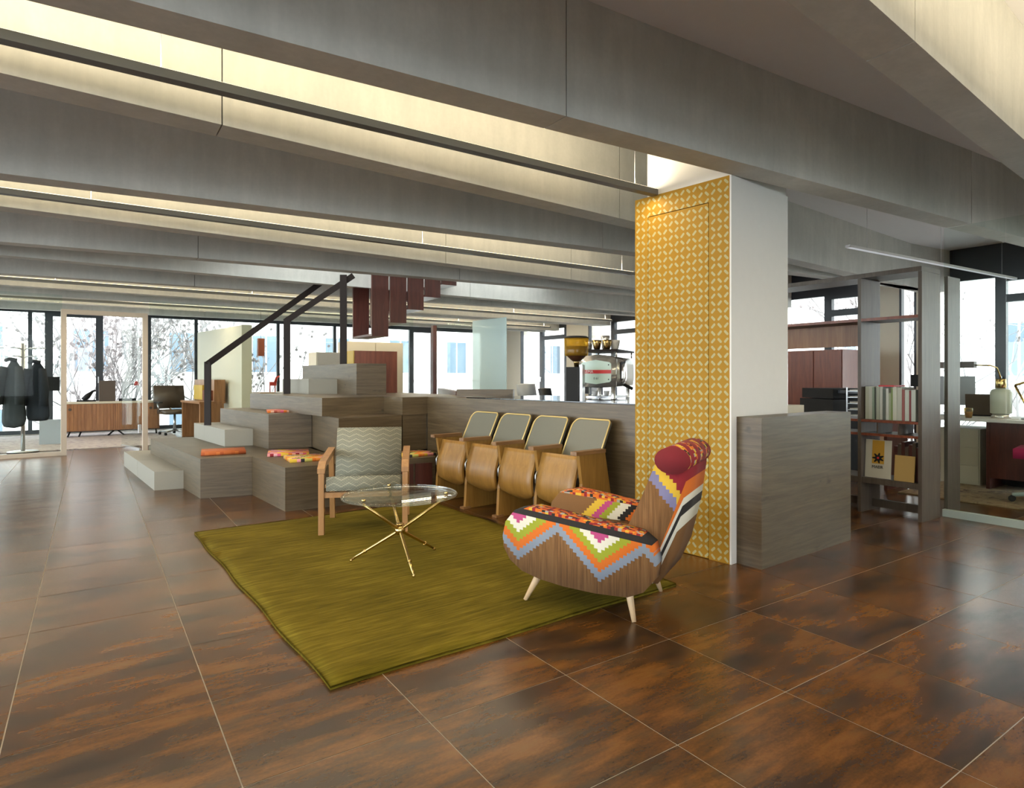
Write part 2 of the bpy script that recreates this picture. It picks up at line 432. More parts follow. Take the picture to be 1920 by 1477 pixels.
def kilim_roll():
    t = NT('kilim_roll'); o = t.xyz(t.coord())
    st = t.math('FRACT', t.math('ADD', t.math('MULTIPLY', o[1], 7.0), t.math('MULTIPLY', o[0], 9.0)))
    c = speck(t, .016, [(0, BLK), (.16, (.26, .27, .24)), (.30, ORG), (.55, RED), (.80, YEL)], (1, .6, 1))
    c = t.mix(t.math('GREATER_THAN', st, .48), c, (.20, .014, .018))
    c = t.mix(t.math('GREATER_THAN', t.math('ABSOLUTE', o[1]), .243), c, (.17, .012, .016))
    t.col(c); t.rough(.95); return t.m
M['kilim_roll'] = kilim_roll()
M['kilim_plain'] = None
def kilim_plain():
    t = NT('kilim_plain'); o = t.xyz(t.coord()); t.col(woven(t, o)); t.rough(.95); t.bump(t.noise(t.coord(scale=(80, 80, 10)), 3, 2), .3, .003); return t.m
M['kilim_plain'] = kilim_plain()
def cushion_mat(name, cols, sc):
    t = NT(name); v = t.coord(); o = t.xyz(v)
    q = .035
    a = t.math('FLOOR', t.math('DIVIDE', o[0], q)); b = t.math('PINGPONG', t.math('FLOOR', t.math('DIVIDE', o[1], q)), 4.0)
    f = t.math('FRACT', t.math('MULTIPLY', t.math('ADD', t.math('ADD', a, b), 60.0), sc))
    st = [(i / len(cols), c) for i, c in enumerate(cols)]
    t.col(t.ramp(f, st, True)); t.rough(.95); t.bump(t.noise(v, 90, 2), .3, .002); return t.m
PNK = (.55, .09, .16)
M['cush0'] = cushion_mat('kilim_rust', [(.42, .10, .02), (.50, .14, .03), (.36, .08, .02), (.46, .12, .03)], .19)
M['cush1'] = cushion_mat('kilim_pink', [PNK, YEL, ORG, (.62, .25, .22), RED, (.55, .30, .30)], .153)
M['cush2'] = cushion_mat('kilim_orange', [ORG, (.60, .20, .03), YEL, (.62, .25, .25), BLK, (.40, .36, .08)], .131)
M['cush3'] = cushion_mat('kilim_brick', [(.45, .14, .08), PNK, ORG, (.55, .30, .2), (.3, .06, .03)], .171)
M['cush4'] = cushion_mat('kilim_multi', [RED, ORG, BLK, PNK, GRN, YEL, (.12, .04, .02)], .117)

# ================================================================== STRUCTURE
# ---- floor: grout bed with single tiles
floor = struct(MB().box(XL, XR, YB, YF, -.25, -.0015).build('floor', M['grout']), 'floor of large rust brown tiles with pale joints')
TS, GX, GY = .6, 1.562, 2.028
def in_view(x, y):
    d = x * ST + y * CT
    if d < .8: return None
    X = x * CT - y * ST
    px, py = PXC + FP * X / d, HYC + FP * CH / d
    if -140 < px < 2060 and py < 1640: return TS * TS * FP * FP * CH / d ** 3
    return None
tiles, rest = [], []
i0, i1 = math.ceil((XL - GX) / TS), math.floor((XR - GX) / TS)
j0, j1 = math.ceil((YB - GY) / TS), math.floor((YF - GY) / TS)
for i in range(i0, i1):
    for j in range(j0, j1):
        x, y = GX + (i + .5) * TS, GY + (j + .5) * TS
        sc = in_view(x, y)
        (tiles if sc else rest).append((sc or 0, x, y))
tiles.sort(reverse=True); rest += tiles[296:]; tiles = tiles[:296]
g = .0042
tm = MB().box(-TS / 2 + g / 2, TS / 2 - g / 2, -TS / 2 + g / 2, TS / 2 - g / 2, -.0014, 0)
t0 = tm.build('tile', M['tile'], floor)
for k, (sc, x, y) in enumerate(tiles):
    o = t0 if k == 0 else t0.copy()
    if k: COL.objects.link(o)
    o.location = (x, y, 0)
def rest_tiles(lst):
    mb = MB()
    for sc, x, y in lst: mb.box(x - TS / 2 + g / 2, x + TS / 2 - g / 2, y - TS / 2 + g / 2, y + TS / 2 - g / 2, -.0014, 0)
    return mb.build('remaining_tiles', M['tile'], floor)
rest_tiles(rest)['kind'] = 'stuff'

# ---- ceiling slab with the stair opening
HX0, HX1, HY0, HY1 = 1.6, 6.4, 7.75, 9.1
c = MB()
c.box(XL, XR, YB, HY0, ZC, ZC + .3); c.box(XL, XR, HY1, YF, ZC, ZC + .3)
c.box(XL, HX0, HY0, HY1, ZC, ZC + .3); c.box(HX1, XR, HY0, HY1, ZC, ZC + .3)
struct(c.build('ceiling', M['ceiling']), 'flat white plaster ceiling above the concrete beams')
sh = MB()
sh.box(HX0 - .1, HX0, HY0, HY1, ZC + .3, 4.5); sh.box(HX1, HX1 + .1, HY0, HY1, ZC + .3, 4.5)
sh.box(HX0 - .1, HX1 + .1, HY0 - .1, HY0, ZC + .3, 4.5); sh.box(HX0 - .1, HX1 + .1, HY1, HY1 + .1, ZC + .3, 4.5)
struct(sh.build('wall_stair_shaft', M['white']), 'white shaft above the stair opening')

# ---- zigzag concrete beams
BEAMS = [(-.03, -.062, (-.3,)), (.94, .082, (2.6,)), (2.62, -.062, (1.93, 6.08)), (3.582, .0755, (.55, 3.52)), (5.262, -.1, (4.2,)),
         (6.36, .0525, (3.3, 5.2)), (7.91, -.098, (.95, 4.0)), (8.88, .03, (5.0,)), (10.33, -.068, (1.2, 5.5)), (11.7, .02, (2.2,)),
         (12.9, -.075, (4.,)), (13.95, .01, (3.0,)), (15.5, -.075, (2.,))]
def beam(k, y0, s, joints):
    o = structE('ceiling_beam', None)
    xs = [XL] + list(joints) + [XR]
    f = lambda x: y0 + s * x
    for a, b in zip(xs, xs[1:]):
        a += .003; b -= .003
        m = MB().prism([(a, f(a)), (b, f(b)), (b, f(b) + .19), (a, f(a) + .19)], ZB, ZC - .001).bevel(.008, 1)
        m.build('beam_segment', M['concrete'], o)
    return o
for k, (y0, s, j) in enumerate(BEAMS): beam(k, y0, s, j)
def beam_y(k, x): return BEAMS[k][0] + BEAMS[k][1] * x

# ---- glazed facades
class Face:
    """a facade plane: s runs along it, n is thickness outward"""
    def __init__(s, axis, pos, sign): s.axis, s.pos, s.sign = axis, pos, sign
    def box(s, mb, a, b, z0, z1, n0, n1):
        p, q = s.pos + s.sign * n0, s.pos + s.sign * n1
        p, q = min(p, q), max(p, q)
        if s.axis == 'x': mb.box(p, q, a, b, z0, z1)
        else: mb.box(a, b, p, q, z0, z1)
WN = [0]
def window(F, a, b, z0, z1, kind, transom=None, thick=.05):
    WN[0] += 1
    o = structE('window_%d' % WN[0], None)
    fw = .035 if kind == 'fix' else .10
    m = MB()
    F.box(m, a, a + fw, z0, z1, 0, .09); F.box(m, b - fw, b, z0, z1, 0, .09)
    F.box(m, a + fw, b - fw, z0, z0 + fw, 0, .09); F.box(m, a + fw, b - fw, z1 - fw, z1, 0, .09)
    if transom: F.box(m, a + fw, b - fw, transom, transom + .11, 0, .09)
    m.build('frame', M['darkframe'], o)
    m = MB(); F.box(m, a + fw, b - fw, z0 + fw, z1 - fw, .04, .048); m.build('pane', M['pane'], o)
    if kind == 'case':
        m = MB(); F.box(m, b - .065, b - .045, 1.08, 1.22, -.05, -.03); F.box(m, b - .06, b - .05, 1.18, 1.2, -.04, 0.0); m.build('handle', M['steel'], o)
    return o
def facade(F, lst, z0, z1, head, lint, wallname, transom=None):
    m = MB(); mp = MB()
    lo, hi = lst[0][1], lst[-1][2]
    for kind, a, b in lst:
        a, b = min(a, b), max(a, b)
        if kind == 'pier': F.box(mp, a, b, -.0, ZC, 0, .25)
        else:
            window(F, a, b, z0, head, kind, transom if kind == 'case' else None)
            F.box(m, a, b, head, ZC, 0, .2); F.box(m, a, b, -.2, z0, 0, .2)
    w_ = struct(m.build(wallname, lint), None)
    if mp.bm.verts: mp.build('pier', M['cream'], w_)
    else: mp.bm.free()
# far facade
FF = Face('y', YF, 1)
xs = [aty(p, YF) for p in (88, 190, 280, 368, 522, 628, 770, 815, 925)]
lst = []
x = XL
while x < xs[0] - 1.0: lst.append(('fix', x, x + 1.05)); x += 1.05
lst.append(('fix', x, xs[0])); lst.append(('case', xs[0], xs[1]))
for a, b in ((1, 2), (2, 3), (3, 4), (4, 5), (5, 6)): lst.append(('fix', xs[a], xs[b]))
lst.append(('case', xs[6], xs[7])); lst.append(('fix', xs[7], XR - .6)); lst.append(('pier', XR - .6, XR))
facade(FF, lst, .05, 2.62, 2.62, M['darkframe'], 'wall_far')
# facade at the end of the beams, seen behind the bar and the bookshelf
FR = Face('x', XR, 1)
Y = lambda p: atx(p, XR)
lst = [('pier', YF, Y(976)), ('fix', Y(976), Y(1013)), ('case', Y(1013), Y(1062)), ('pier', Y(1062), Y(1103)), ('fix', Y(1103), Y(1147)), ('case', Y(1147), Y(1200)),
       ('pier', Y(1200), Y(1240)), ('fix', Y(1240), Y(1330)), ('pier', Y(1330), Y(1380)), ('case', Y(1380), Y(1450)),
       ('fix', Y(1450), Y(1549)), ('case', Y(1549), Y(1650)), ('pier', Y(1650), Y(1686)), ('fix', Y(1686), Y(1718)), ('pier', Y(1718), Y(1752)),
       ('fix', Y(1752), Y(1871)), ('case', Y(1871), Y(2030)), ('pier', Y(2030), Y(2100)), ('fix', Y(2100), -.8), ('case', -.8, -1.9), ('fix', -1.9, -3.4), ('pier', -3.4, YB)]
facade(FR, lst, .08, 2.68, 2.68, M['darkframe'], 'wall_right', 2.28)
# facades beside and behind the camera
FL = Face('x', XL, -1)
lst = [('pier', YB, -1.)]; y = -1.
while y < YF - .1: lst.append(('fix', y, min(y + 1.3, YF))); y += 1.3
facade(FL, lst, .06, 2.68, 2.68, M['darkframe'], 'wall_left')
FB = Face('y', YB, -1); lst = []; x = XL
while x < -.3: lst.append(('fix', x, x + 1.25)); x += 1.25
lst.append(('pier', x, 2.2)); lst.append(('fix', 2.2, 3.5)); lst.append(('pier', 3.5, XR))
facade(FB, lst, .5, 2.85, 2.85, M['white'], 'wall_back')

# ---- lamp rails hung in the lit beam bays (uplights, plus an added downward fill light)
RAILS = [(.53, -5.6, 9.6, 'above the entrance end of the tiled floor'), (3.2, -5.6, 3.27, 'ending at the gold patterned column'), (5.86, -5.6, 5.6, 'above the theater seats and stepped seating'),
         (10.98, -5.6, 9.8, 'in the bay behind the dark stair boards'), (13.4, -5.6, 9.8, 'above the far glass offices')]
for y, a, b, where in RAILS:
    t = thing('light_rail', 'slim grey suspended light rail shining upward, ' + where, 'lamp', (a, y, 2.52), 0, 'suspended light rails')
    MB().box(0, b - a, -.03, .03, -.02, .02).bevel(.004, 1).build('profile', M['alu'], t)
    MB().box(.02, b - a - .02, -.022, .022, .021, .024).build('diffuser', M['lamp'], t)
    n = int((b - a) / 2.4)
    for i in range(n + 1):
        xx = .2 + (b - a - .4) * i / n
        MB().tube([(xx, 0, .02), (xx, 0, ZC - 2.52)], .002, 5).build('suspension_wire', M['steel'], t)
    L = area('rail_and_fill_light', ((a + b) / 2, y, 2.55), (R(180), 0, 0), b - a - .1, .05, 8.8 * (b - a), (1, .84, .60))
    L.parent = t; L.location = ((b - a) / 2, 0, .035)
    L = area('rail_and_fill_light', (0, 0, 0), (0, 0, 0), b - a - .1, .05, 6 * (b - a), (1, .82, .56))  # added fill light aimed down, warms the floor, rug and seats
    L.parent = t; L.location = ((b - a) / 2, 0, -.03)
t = thing('light_rail', 'thin white pendant light bar hanging in the glazed office', 'lamp', (6.25, 3.42, 2.54), R(-2.9), 'suspended light rails')
MB().box(0, 3.9, -.025, .025, -.012, .012).build('profile', M['white'], t)
MB().box(.02, 3.88, -.02, .02, -.016, -.0125).build('diffuser', M['lampwhite'], t)
for xx in (.35, 1.9, 3.5): MB().tube([(xx, 0, .012), (xx, 0, ZC - 2.54)], .0018, 5).build('suspension_wire', M['steel'], t)

# ---- column: white core with a gold patterned front holding a flush door
cA, cB = Vector((3.341, 2.609)), Vector((3.259, 3.393))
e1 = (cB - cA).normalized(); e2 = Vector((e1.y, -e1.x))      # along the gold face, into the column
col_o = structE('column', 'white column with a gold patterned front and a flush door')
def cp(a, b): return cA + e1 * a + e2 * b
Wc = (cB - cA).length
MB().prism([cp(.0, .03), cp(0, .74), cp(Wc - .09, .74), cp(Wc - .09, .03)][::-1], 0, ZC - .002).build('core', M['white'], col_o)
ang = math.atan2(e1.y, e1.x)
def gold_panel(name, a0, a1, z0, z1, d0=0, d1=.028):
    m = MB().box(a0, a1, -d1, -d0, z0, z1)
    return m.build(name, M['gold'], col_o, (cA.x, cA.y, 0), (0, 0, ang))
MB().box(.12, .70, -.0302, -.0285, .0, 2.40).build('door_gap_shade', M['darksteel'], col_o, (cA.x, cA.y, 0), (0, 0, ang))  # dark sheet added behind the door gaps so they read as shaded lines
ZT = 2.508; da, db, dz = .16, .665, 2.36
gold_panel('panel', 0, da - .004, 0, ZT); gold_panel('panel', db + .004, Wc, 0, ZT); gold_panel('panel', da - .004, db + .004, dz + .005, ZT)
gold_panel('door', da, db, .004, dz)
MB().box(-.012, -.0005, -.74, .0, 0, ZT).build('edge_strip', M['white'], col_o, (cA.x, cA.y, 0), (0, 0, ang))

# ---- glass partitions
def glass_run(name, label, a, b, z0, z1, n, rail=True, mat='partition', railmat='green_rail', th=.012):
    o = structE(name, label); a, b = Vector(a), Vector(b); d = (b - a); L = d.length; an = math.atan2(d.y, d.x)
    if isinstance(n, int): cuts = [L * i / n for i in range(n + 1)]
    else: cuts = n
    for u, v in zip(cuts, cuts[1:]):
        MB().box(u + .004, v - .004, -th / 2, th / 2, z0 + (.06 if rail else 0), z1).build('pane', M[mat], o, (a.x, a.y, 0), (0, 0, an))
    if rail: MB().box(0, L, -.025, .025, z0, z0 + .06).build('rail', M[railmat], o, (a.x, a.y, 0), (0, 0, an))
    return o
glass_run('partition_office', 'clear glass wall beside the tall bookshelf', (6.03, 2.44), (6.06, YB + .05), 0, 2.5, [0, .46, 1.75, 3.1, 4.5, 5.8, 6.98])
glass_run('partition_meeting', 'clear glass wall of the far meeting room', (XL + .05, 12.0), (-.36, 12.28), 0, 2.48, 5, True, 'partition', 'beigeframe')
glass_run('partition_meeting', 'clear glass wall behind the stepped seating', (.78, 12.36), (5.6, 12.62), 0, 2.48, [0, .75, 1.62, 2.6, 3.6, 4.83])
glass_run('partition_screen', 'frosted and clear glass screen behind the bar', (5.79, 9.18), (5.57, 11.5), 0, 2.24, [0, 1.02], False, 'frosted')
glass_run('partition_screen', 'clear glass screen next to the frosted pane', (5.69, 10.22), (5.57, 11.5), 0, 2.24, [0, 1.28], False)
MB().box(-.04, .04, -.05, .05, 0, 2.24).build('partition_post', M['mahogany'], None, (5.57, 11.55, 0))['kind'] = 'structure'
# beige door frame with the glass door standing open
d1 = structE('door_1', 'beige door frame with an open glass door')
p0, p1 = Vector((-.34, 12.285)), Vector((.72, 12.36)); an = math.atan2((p1 - p0).y, (p1 - p0).x); L = (p1 - p0).length
m = MB(); m.box(-.04, .03, -.05, .05, 0, 2.26); m.box(L - .03, L + .04, -.05, .05, 0, 2.26); m.box(.03, L - .03, -.05, .05, 2.19, 2.26)
m.build('frame', M['beigeframe'], d1, (p0.x, p0.y, 0), (0, 0, an))
MB().box(0, .012, 0, .92, .03, 2.17).build('glass_leaf', M['partition'], d1, (.655, 12.42, 0), (0, 0, R(14)))
m = MB(); m.box(-.012, .024, -.005, .06, .28, .42); m.box(-.012, .024, -.005, .06, 1.72, 1.86); m.box(-.008, .02, .0, .92, 0.0, .03)
m.build('hinge', M['steel'], d1, (.655, 12.42, 0), (0, 0, R(14)))

# ================================================================== STEPPED SEATING AND STAIR
st_ = thing('stepped_seating', 'grey brown wooden stepped seating with pale stair steps', 'stairs')
RZ = .197
def blk(name, poly, z0, z1, m='greywood', w=.004): return MB().prism(poly, z0, z1).bevel(w, 1).build(name, M[m], st_)
def split(poly, f):
    a, b, c_, d = [Vector(p) for p in poly]      # near-left, near-right, far-right, far-left
    return [a, b, b.lerp(c_, f - .0015), a.lerp(d, f - .0015)], [a.lerp(d, f + .0015), b.lerp(c_, f + .0015), c_, d]
for q in split([(.547, 7.89), (.9, 7.84), (.67, 10.3), (.364, 10.33)], .5): blk('pale_step', q, 0, RZ, 'palestep')
blk('seat_block', [(.882, 7.093), (1.339, 7.014), (2.05, 7.0), (2.0, 9.7), (.64, 9.84)], 0, 2 * RZ)
blk('seat_block', [(1.342, 7.009), (1.415, 5.962), (2.86, 5.90), (3.07, 6.45), (2.06, 6.99)], 0, 2 * RZ)
for q in split([(1.272, 8.195), (1.60, 8.14), (1.47, 9.62), (1.127, 9.671)], .62): blk('pale_step', q, 2 * RZ, 3 * RZ, 'palestep')
blk('seat_block', [(1.63, 7.62), (2.085, 7.55), (2.0, 9.4), (1.413, 9.456)], 2 * RZ, 4 * RZ)
blk('seat_block', [(2.04, 6.42), (2.77, 6.545), (2.74, 6.95), (2.09, 7.546)], 2 * RZ, 4 * RZ)
blk('seat_block', [(2.005, 6.87), (2.72, 6.95), (2.78, 6.55), (3.095, 6.60), (3.75, 6.68), (3.62, 9.2), (1.754, 9.3)], 4 * RZ, 5 * RZ)
blk('seat_block', [(2.785, 6.555), (3.095, 6.605), (3.3, 6.95), (2.76, 6.95)], 2 * RZ, 4 * RZ)
blk('seat_block', [(2.2, 7.6), (3.6, 7.0), (3.6, 9.15), (2.1, 9.25)], 0, 4 * RZ)
blk('pale_step', [(2.3, 8.47), (2.66, 8.42), (2.56, 9.6), (2.27, 9.73)], 5 * RZ, 6 * RZ, 'palestep')
blk('seat_block', [(2.68, 7.74), (3.05, 7.70), (2.98, 9.7), (2.6, 9.9)], 5 * RZ, 7 * RZ)
blk('seat_block', [(2.2, 9.3), (3.3, 9.2), (3.3, 9.85), (2.2, 9.9)], 0, 5 * RZ)
# red mahogany box forming the next step
blk('mahogany_step', [(2.97, 8.66), (3.57, 8.60), (3.6, 9.1), (3.0, 9.15)], 5 * RZ, 8 * RZ, 'redwood')
MB().prism([(2.955, 8.66), (2.968, 8.66), (2.998, 9.15), (2.985, 9.15)], 5 * RZ, 8 * RZ).build('side_board', M['yellow'], st_)
# railings: flat dark steel bars
def railing(base, pts, post_top, posts):
    o = bpy.data.objects.new('railing', None); COL.objects.link(o); o.parent = st_
    MB().flatbar(pts[0], pts[1], .075, .022).build('handrail', M['darksteel'], o)
    for (x, y, z0, z1, wd) in posts:
        MB().box(-wd / 2, wd / 2, -.012, .012, z0, z1).build('post', M['darksteel'], o, (x, y, 0), (0, 0, R(-35)))
railing(0, ((1.205, 9.1, 1.37), (3.12, 9.13, 2.93)), 0, [(1.215, 9.1, 3 * RZ, 1.405, .08)])
railing(0, ((2.11, 8.9, 1.95), (2.92, 8.55, 2.60)), 0, [(2.13, 8.88, 5 * RZ, 1.98, .085), (2.79, 8.58, 7 * RZ, 2.6, .09)])
# hanging upper flight of dark boards
uf = thing('hanging_stair_flight', 'dark mahogany stair flight hanging in boards from the ceiling', 'stairs')
for k in range(6):
    x0, z0 = 3.09 + .262 * k, 1.765 + .197 * k
    y0, y1 = 8.33, 9.08
    for yy in (y0, y1):
        MB().box(x0, x0 + .236, yy - .016, yy + .016, z0, 3.9).bevel(.012, 2).build('hanging_board', M['mahogany'], uf)
    MB().box(x0 + .001, x0 + .235, y0 + .016, y1 - .016, z0 + .001, z0 + .032).build('tread', M['mahogany'], uf)

def cushion(px, py, z, w_, d_, rz, mat, label):
    p = G(px, py, z)
    m = MB().box(-w_ / 2, w_ / 2, -d_ / 2, d_ / 2, 0, .03).bevel(.012, 3)
    for v in m.bm.verts: v.co.z += .004 * math.sin(v.co.x * 19 + px) if v.co.z > .02 else 0
    o = m.build('seat_cushion', M[mat], None, (p.x, p.y, z + .001), (0, 0, R(rz)), True)
    tag(o, label, 'cushion', 'kilim cushions on the stepped seating')
cushion(419, 849, 2 * RZ, .42, .40, -8, 'cush0', 'plain rust orange kilim cushion on the lowest wooden step')
cushion(541, 851, 2 * RZ, .40, .38, -14, 'cush1', 'pink and yellow kilim cushion behind the orange one on the low bench')
cushion(578, 861, 2 * RZ, .40, .38, -4, 'cush2', 'orange and black striped kilim cushion beside the chevron armchair')
cushion(536, 772, 4 * RZ, .42, .36, -10, 'cush3', 'brick and pink kilim cushion on the second wooden step')
cushion(668, 774, 4 * RZ, .62, .34, 8, 'cush4', 'long red and pink kilim cushion in the wooden niche')
cushion(775, 853, 2 * RZ, .36, .34, 5, 'cush2', 'orange kilim cushion on the low bench behind the chevron armchair arm')
# low doors under the bench
MB().box(0, .42, -.012, 0, .05, .34).build('bench_door', M['mahogany'], st_, (2.2, 5.925, 0), (0, 0, R(-2.4)))
MB().box(0, .18, -.012, 0, .05, .34).build('bench_door', M['mahogany'], st_, (2.64, 5.906, 0), (0, 0, R(-2.4)))

# ================================================================== BAR
bar = thing('bar_counter', 'long grey brown wooden bar counter with black worktop', 'counter')
MB().prism([(3.102, 6.6), (3.50, 3.40), (3.56, 3.41), (3.16, 6.6)], 0, .985).bevel(.003, 1).build('front_panel', M['greywood'], bar)
MB().prism([(3.165, 6.6), (3.565, 3.41), (4.56, 3.52), (4.05, 6.67)], .0, .95).build('body', M['shelfwood'], bar)
MB().prism([(3.22, 5.9), (3.545, 3.42), (4.62, 3.55), (4.32, 6.05)], .951, .995).bevel(.003, 1).build('worktop', M['blacktop'], bar)
MB().prism([(3.20, 6.56), (3.24, 5.95), (3.95, 6.05), (3.78, 6.64)], .951, .986).build('wood_top', M['greywood'], bar)
# upstand wall behind the bar
MB().prism([(3.62, 6.9), (3.7, 6.9), (4.55, 9.1), (4.45, 9.1)], 0, 1.035).build('wall_low_back', M['mahogany'])['kind'] = 'structure'
bx = rbox(-.32, .32, -.05, .05, 0, .075, .004).build('low_wooden_box', M['greywood'], None, (3.6, 6.15, .9955), (0, 0, R(-42)))
tag(bx, 'low grey wooden box lying on the end of the bar', 'box')

# reception block beside the column
bl = thing('wooden_block_counter', 'tall grey brown wooden block standing against the white column', 'counter')
MB().prism([(3.411, 2.42), (4.575, 2.479), (4.565, 2.665), (3.404, 2.603)], 0, .95).bevel(.003, 1).build('body', M['greywood'], bl)
rb = MB().prism([(4.14, 2.86), (4.62, 2.885), (4.61, 3.06), (4.13, 3.03)], 0, .985).bevel(.004, 1).build('pale_plinth', M['cream'])
tag(rb, 'pale low counter top behind the wooden block', 'counter')

# ================================================================== RUG
m = MB()
N = 60
rugc = [G(620, 1293), G(1262, 1098)]
def rug():
    W_, D_ = 2.0, 3.06
    m = MB().box(0, W_, 0, D_, 0, .02)
    bmesh.ops.subdivide_edges(m.bm, edges=m.bm.edges[:], cuts=30, use_grid_fill=True)
    for v in m.bm.verts:
        if v.co.z > .015:
            e = min(v.co.x, W_ - v.co.x, v.co.y, D_ - v.co.y)
            if e < .03: v.co.z -= .008
        v.co.z += random.uniform(0, .002) if v.co.z > .005 else 0
        if v.co.x < .001 or v.co.x > W_ - .001: v.co.x += .006 * math.sin(v.co.y * 7)
        if v.co.y < .001 or v.co.y > D_ - .001: v.co.y += .006 * math.sin(v.co.x * 6)
    o = m.build('rug', M['rug'], None, (.748, 2.455, .0005), (0, 0, R(2.0)), True)
    tag(o, 'large olive green wool rug lying on the tiles', 'rug')
rug()
RT = .021     # top of the rug

# ================================================================== KILIM ARMCHAIR
def kilim_chair():
    fwd = Vector((-.483, .875)); 
    rear = (Vector((2.171, 2.287)) + Vector((2.597, 2.519))) / 2
    t = thing('lounge_armchair', 'low armchair covered in bright kilim with stepped zigzags', 'armchair', (rear.x, rear.y, 0), math.atan2(fwd.y, fwd.x))
    # local: x forward from the rear legs, y to its left (towards the camera)
    prof = [(.672, .375), (.655, .45), (.60, .515), (.50, .535), (.35, .515), (.18, .488), (.02, .474), (-.07, .458), (-.13, .415), (-.152, .33), (-.14, .245), (-.09, .185), (-.01, .150),
            (.15, .145), (.32, .155), (.46, .175), (.56, .205), (.63, .255), (.665, .315)]
    def arm(y0, y1, mat):
        m = MB().extr(prof, y0, y1, smooth=True); m.bevel(.042, 5, 50)
        return m.build('arm', mat, t, smooth=True)
    arm(.235, .345, M['kilim_arm'])
    arm(-.345, -.235, M['kilim_inner'])
    MB().box(-.02, .62, -.234, .234, .17, .38).bevel(.05, 4).build('seat', M['kilim_plain'], t, smooth=True)
    # backrest: leaning slab with a hanging roll on top
    bp = [(.10, .30), (.055, .40), (-.05, .62), (-.12, .79), (-.165, .845), (-.235, .86), (-.275, .82), (-.272, .74), (-.245, .55), (-.19, .33), (-.13, .20), (.0, .19)]
    m = MB().extr(bp, -.235, .235, smooth=True); m.bevel(.025, 3, 45); m.build('backrest', M['kilim_back'], t, smooth=True)
    cr = [(-.205 + .088 * math.cos(a), .805 + .066 * math.sin(a)) for a in [2 * math.pi * i / 20 for i in range(20)]]
    m = MB().extr(cr, -.252, .252, smooth=True); m.bevel(.02, 3, 50); m.build('head_roll', M['kilim_roll'], t, smooth=True)
    for (x, y, dx, dy, zf) in ((.50, .20, .085, .055, RT), (.50, -.20, .085, -.055, RT), (.04, .20, -.055, .05, 0.0), (.04, -.20, -.055, -.05, 0.0)):
        MB().tube([(x, y, .20), (x + dx, y + dy, zf)], [.024, .011], 12).build('leg', M['paleleg'], t)
kilim_chair()

# ================================================================== GLASS TABLE
def glass_table():
    feet = [Vector((1.357, 4.034)), Vector((1.556, 3.496)), Vector((1.918, 3.966))]
    c_ = sum(feet, Vector((0, 0))) / 3
    t = thing('coffee_table', 'round glass coffee table on three crossed brass rods', 'table', (c_.x, c_.y, RT))
    zt, zb = .425, .205
    MB().lathe([(.345, zt - .003), (.362, zt), (.366, zt + .006), (.362, zt + .012), (.345, zt + .013)], 64).build('glass_top', M['tableglass'], t)
    MB().lathe([(.004, -.034), (.018, -.029), (.03, -.016), (.034, 0), (.03, .016), (.018, .029), (.004, .034)], 20, (0, 0, zb)).build('ball', M['brass'], t)
    MB().lathe([(.024, .0), (.026, .004), (.024, .01)], 20, (0, 0, zb + .034)).build('collar', M['brass'], t)
    for k, f in enumerate(feet):
        d = (f - c_)
        top = Vector((-d.x * .92, -d.y * .92, zt - .006))
        o = MB().tube([(d.x, d.y, .006), (d.x * .75, d.y * .75, .006 + (zb) * .25), (0, 0, zb), top], [.006, .009, .011, .009], 12).build('rod', M['brass'], t)
        MB().tube([(d.x * 1.0, d.y * 1.0, 0), (d.x * .97, d.y * .97, .012)], .008, 10).build('tip', M['brass'], o)
        q = d * .72; MB().tube([(q.x, q.y, .006 + zb * .28), (q.x * .96, q.y * .96, .006 + zb * .31)], .0125, 12).build('sleeve', M['brass'], o)
        MB().lathe([(.010, 0), (.012, .002), (.012, .012), (.010, .014)], 16, (top.x, top.y, zt + .0135)).build('cap', M['brass'], o)
        MB().lathe([(.011, -.006), (.011, -.001)], 16, (top.x, top.y, zt - .003)).build('washer', M['brass'], o)
glass_table()

# ================================================================== CHEVRON ARMCHAIR
def chevron_chair():
    fwd = Vector((-.42, -.907)).normalized()
    fl = Vector((1.411, 4.847))          # front foot, at the left in the photograph
    side = Vector((-fwd.y, fwd.x))      # chair's own left
    t = thing('armchair', 'wooden frame armchair with grey and cream chevron upholstery', 'armchair', (fl.x, fl.y, RT), math.atan2(fwd.y, fwd.x))
    # local x forward, y to the chair's left = to the right in the picture
    W_ = .615
    for y in (0, W_):
        s = 1 if y == 0 else -1
        MB().box(-.028, .028, y - .02, y + .02, 0, .46).bevel(.004, 1).build('leg', M['beech'], t)
        MB().extr([(-.62, .0), (-.575, .0), (-.49, .555), (-.54, .555)], y - .02, y + .02).bevel(.004, 1).build('leg', M['beech'], t)
        MB().extr([(.03, .462), (.03, .498), (-.05, .545), (-.54, .60), (-.54, .556), (-.06, .505)], y - .027, y + .027).bevel(.005, 1).build('armrest', M['beech'], t)
        MB().box(-.54, -.028, y - .012, y + .012, .285, .33).bevel(.003, 1).build('side_rail', M['beech'], t)
    MB().box(-.02, .012, .02, W_ - .02, .275, .315).bevel(.003, 1).build('front_rail', M['beech'], t)
    Mx = Matrix.Translation((0.0, 0, .375)) @ Matrix.Rotation(R(-8), 4, 'Y') @ Matrix.Translation((0, 0, -.375))
    MB().box(-.50, .02, .035, W_ - .035, .325, .43, Mx).bevel(.024, 4).build('seat', M['chevron'], t, smooth=True)
    Mb = Matrix.Translation((-.40, 0, .355)) @ Matrix.Rotation(R(-19), 4, 'Y')
    MB().box(-.09, 0, .045, W_ - .045, -.03, .43, Mb).bevel(.022, 4).build('backrest', M['chevron'], t, smooth=True)
    for y in (.1, W_ - .1): MB().box(-.115, -.09, y - .02, y + .02, -.10, .30, Mb).build('back_slat', M['beech'], t)
chevron_chair()

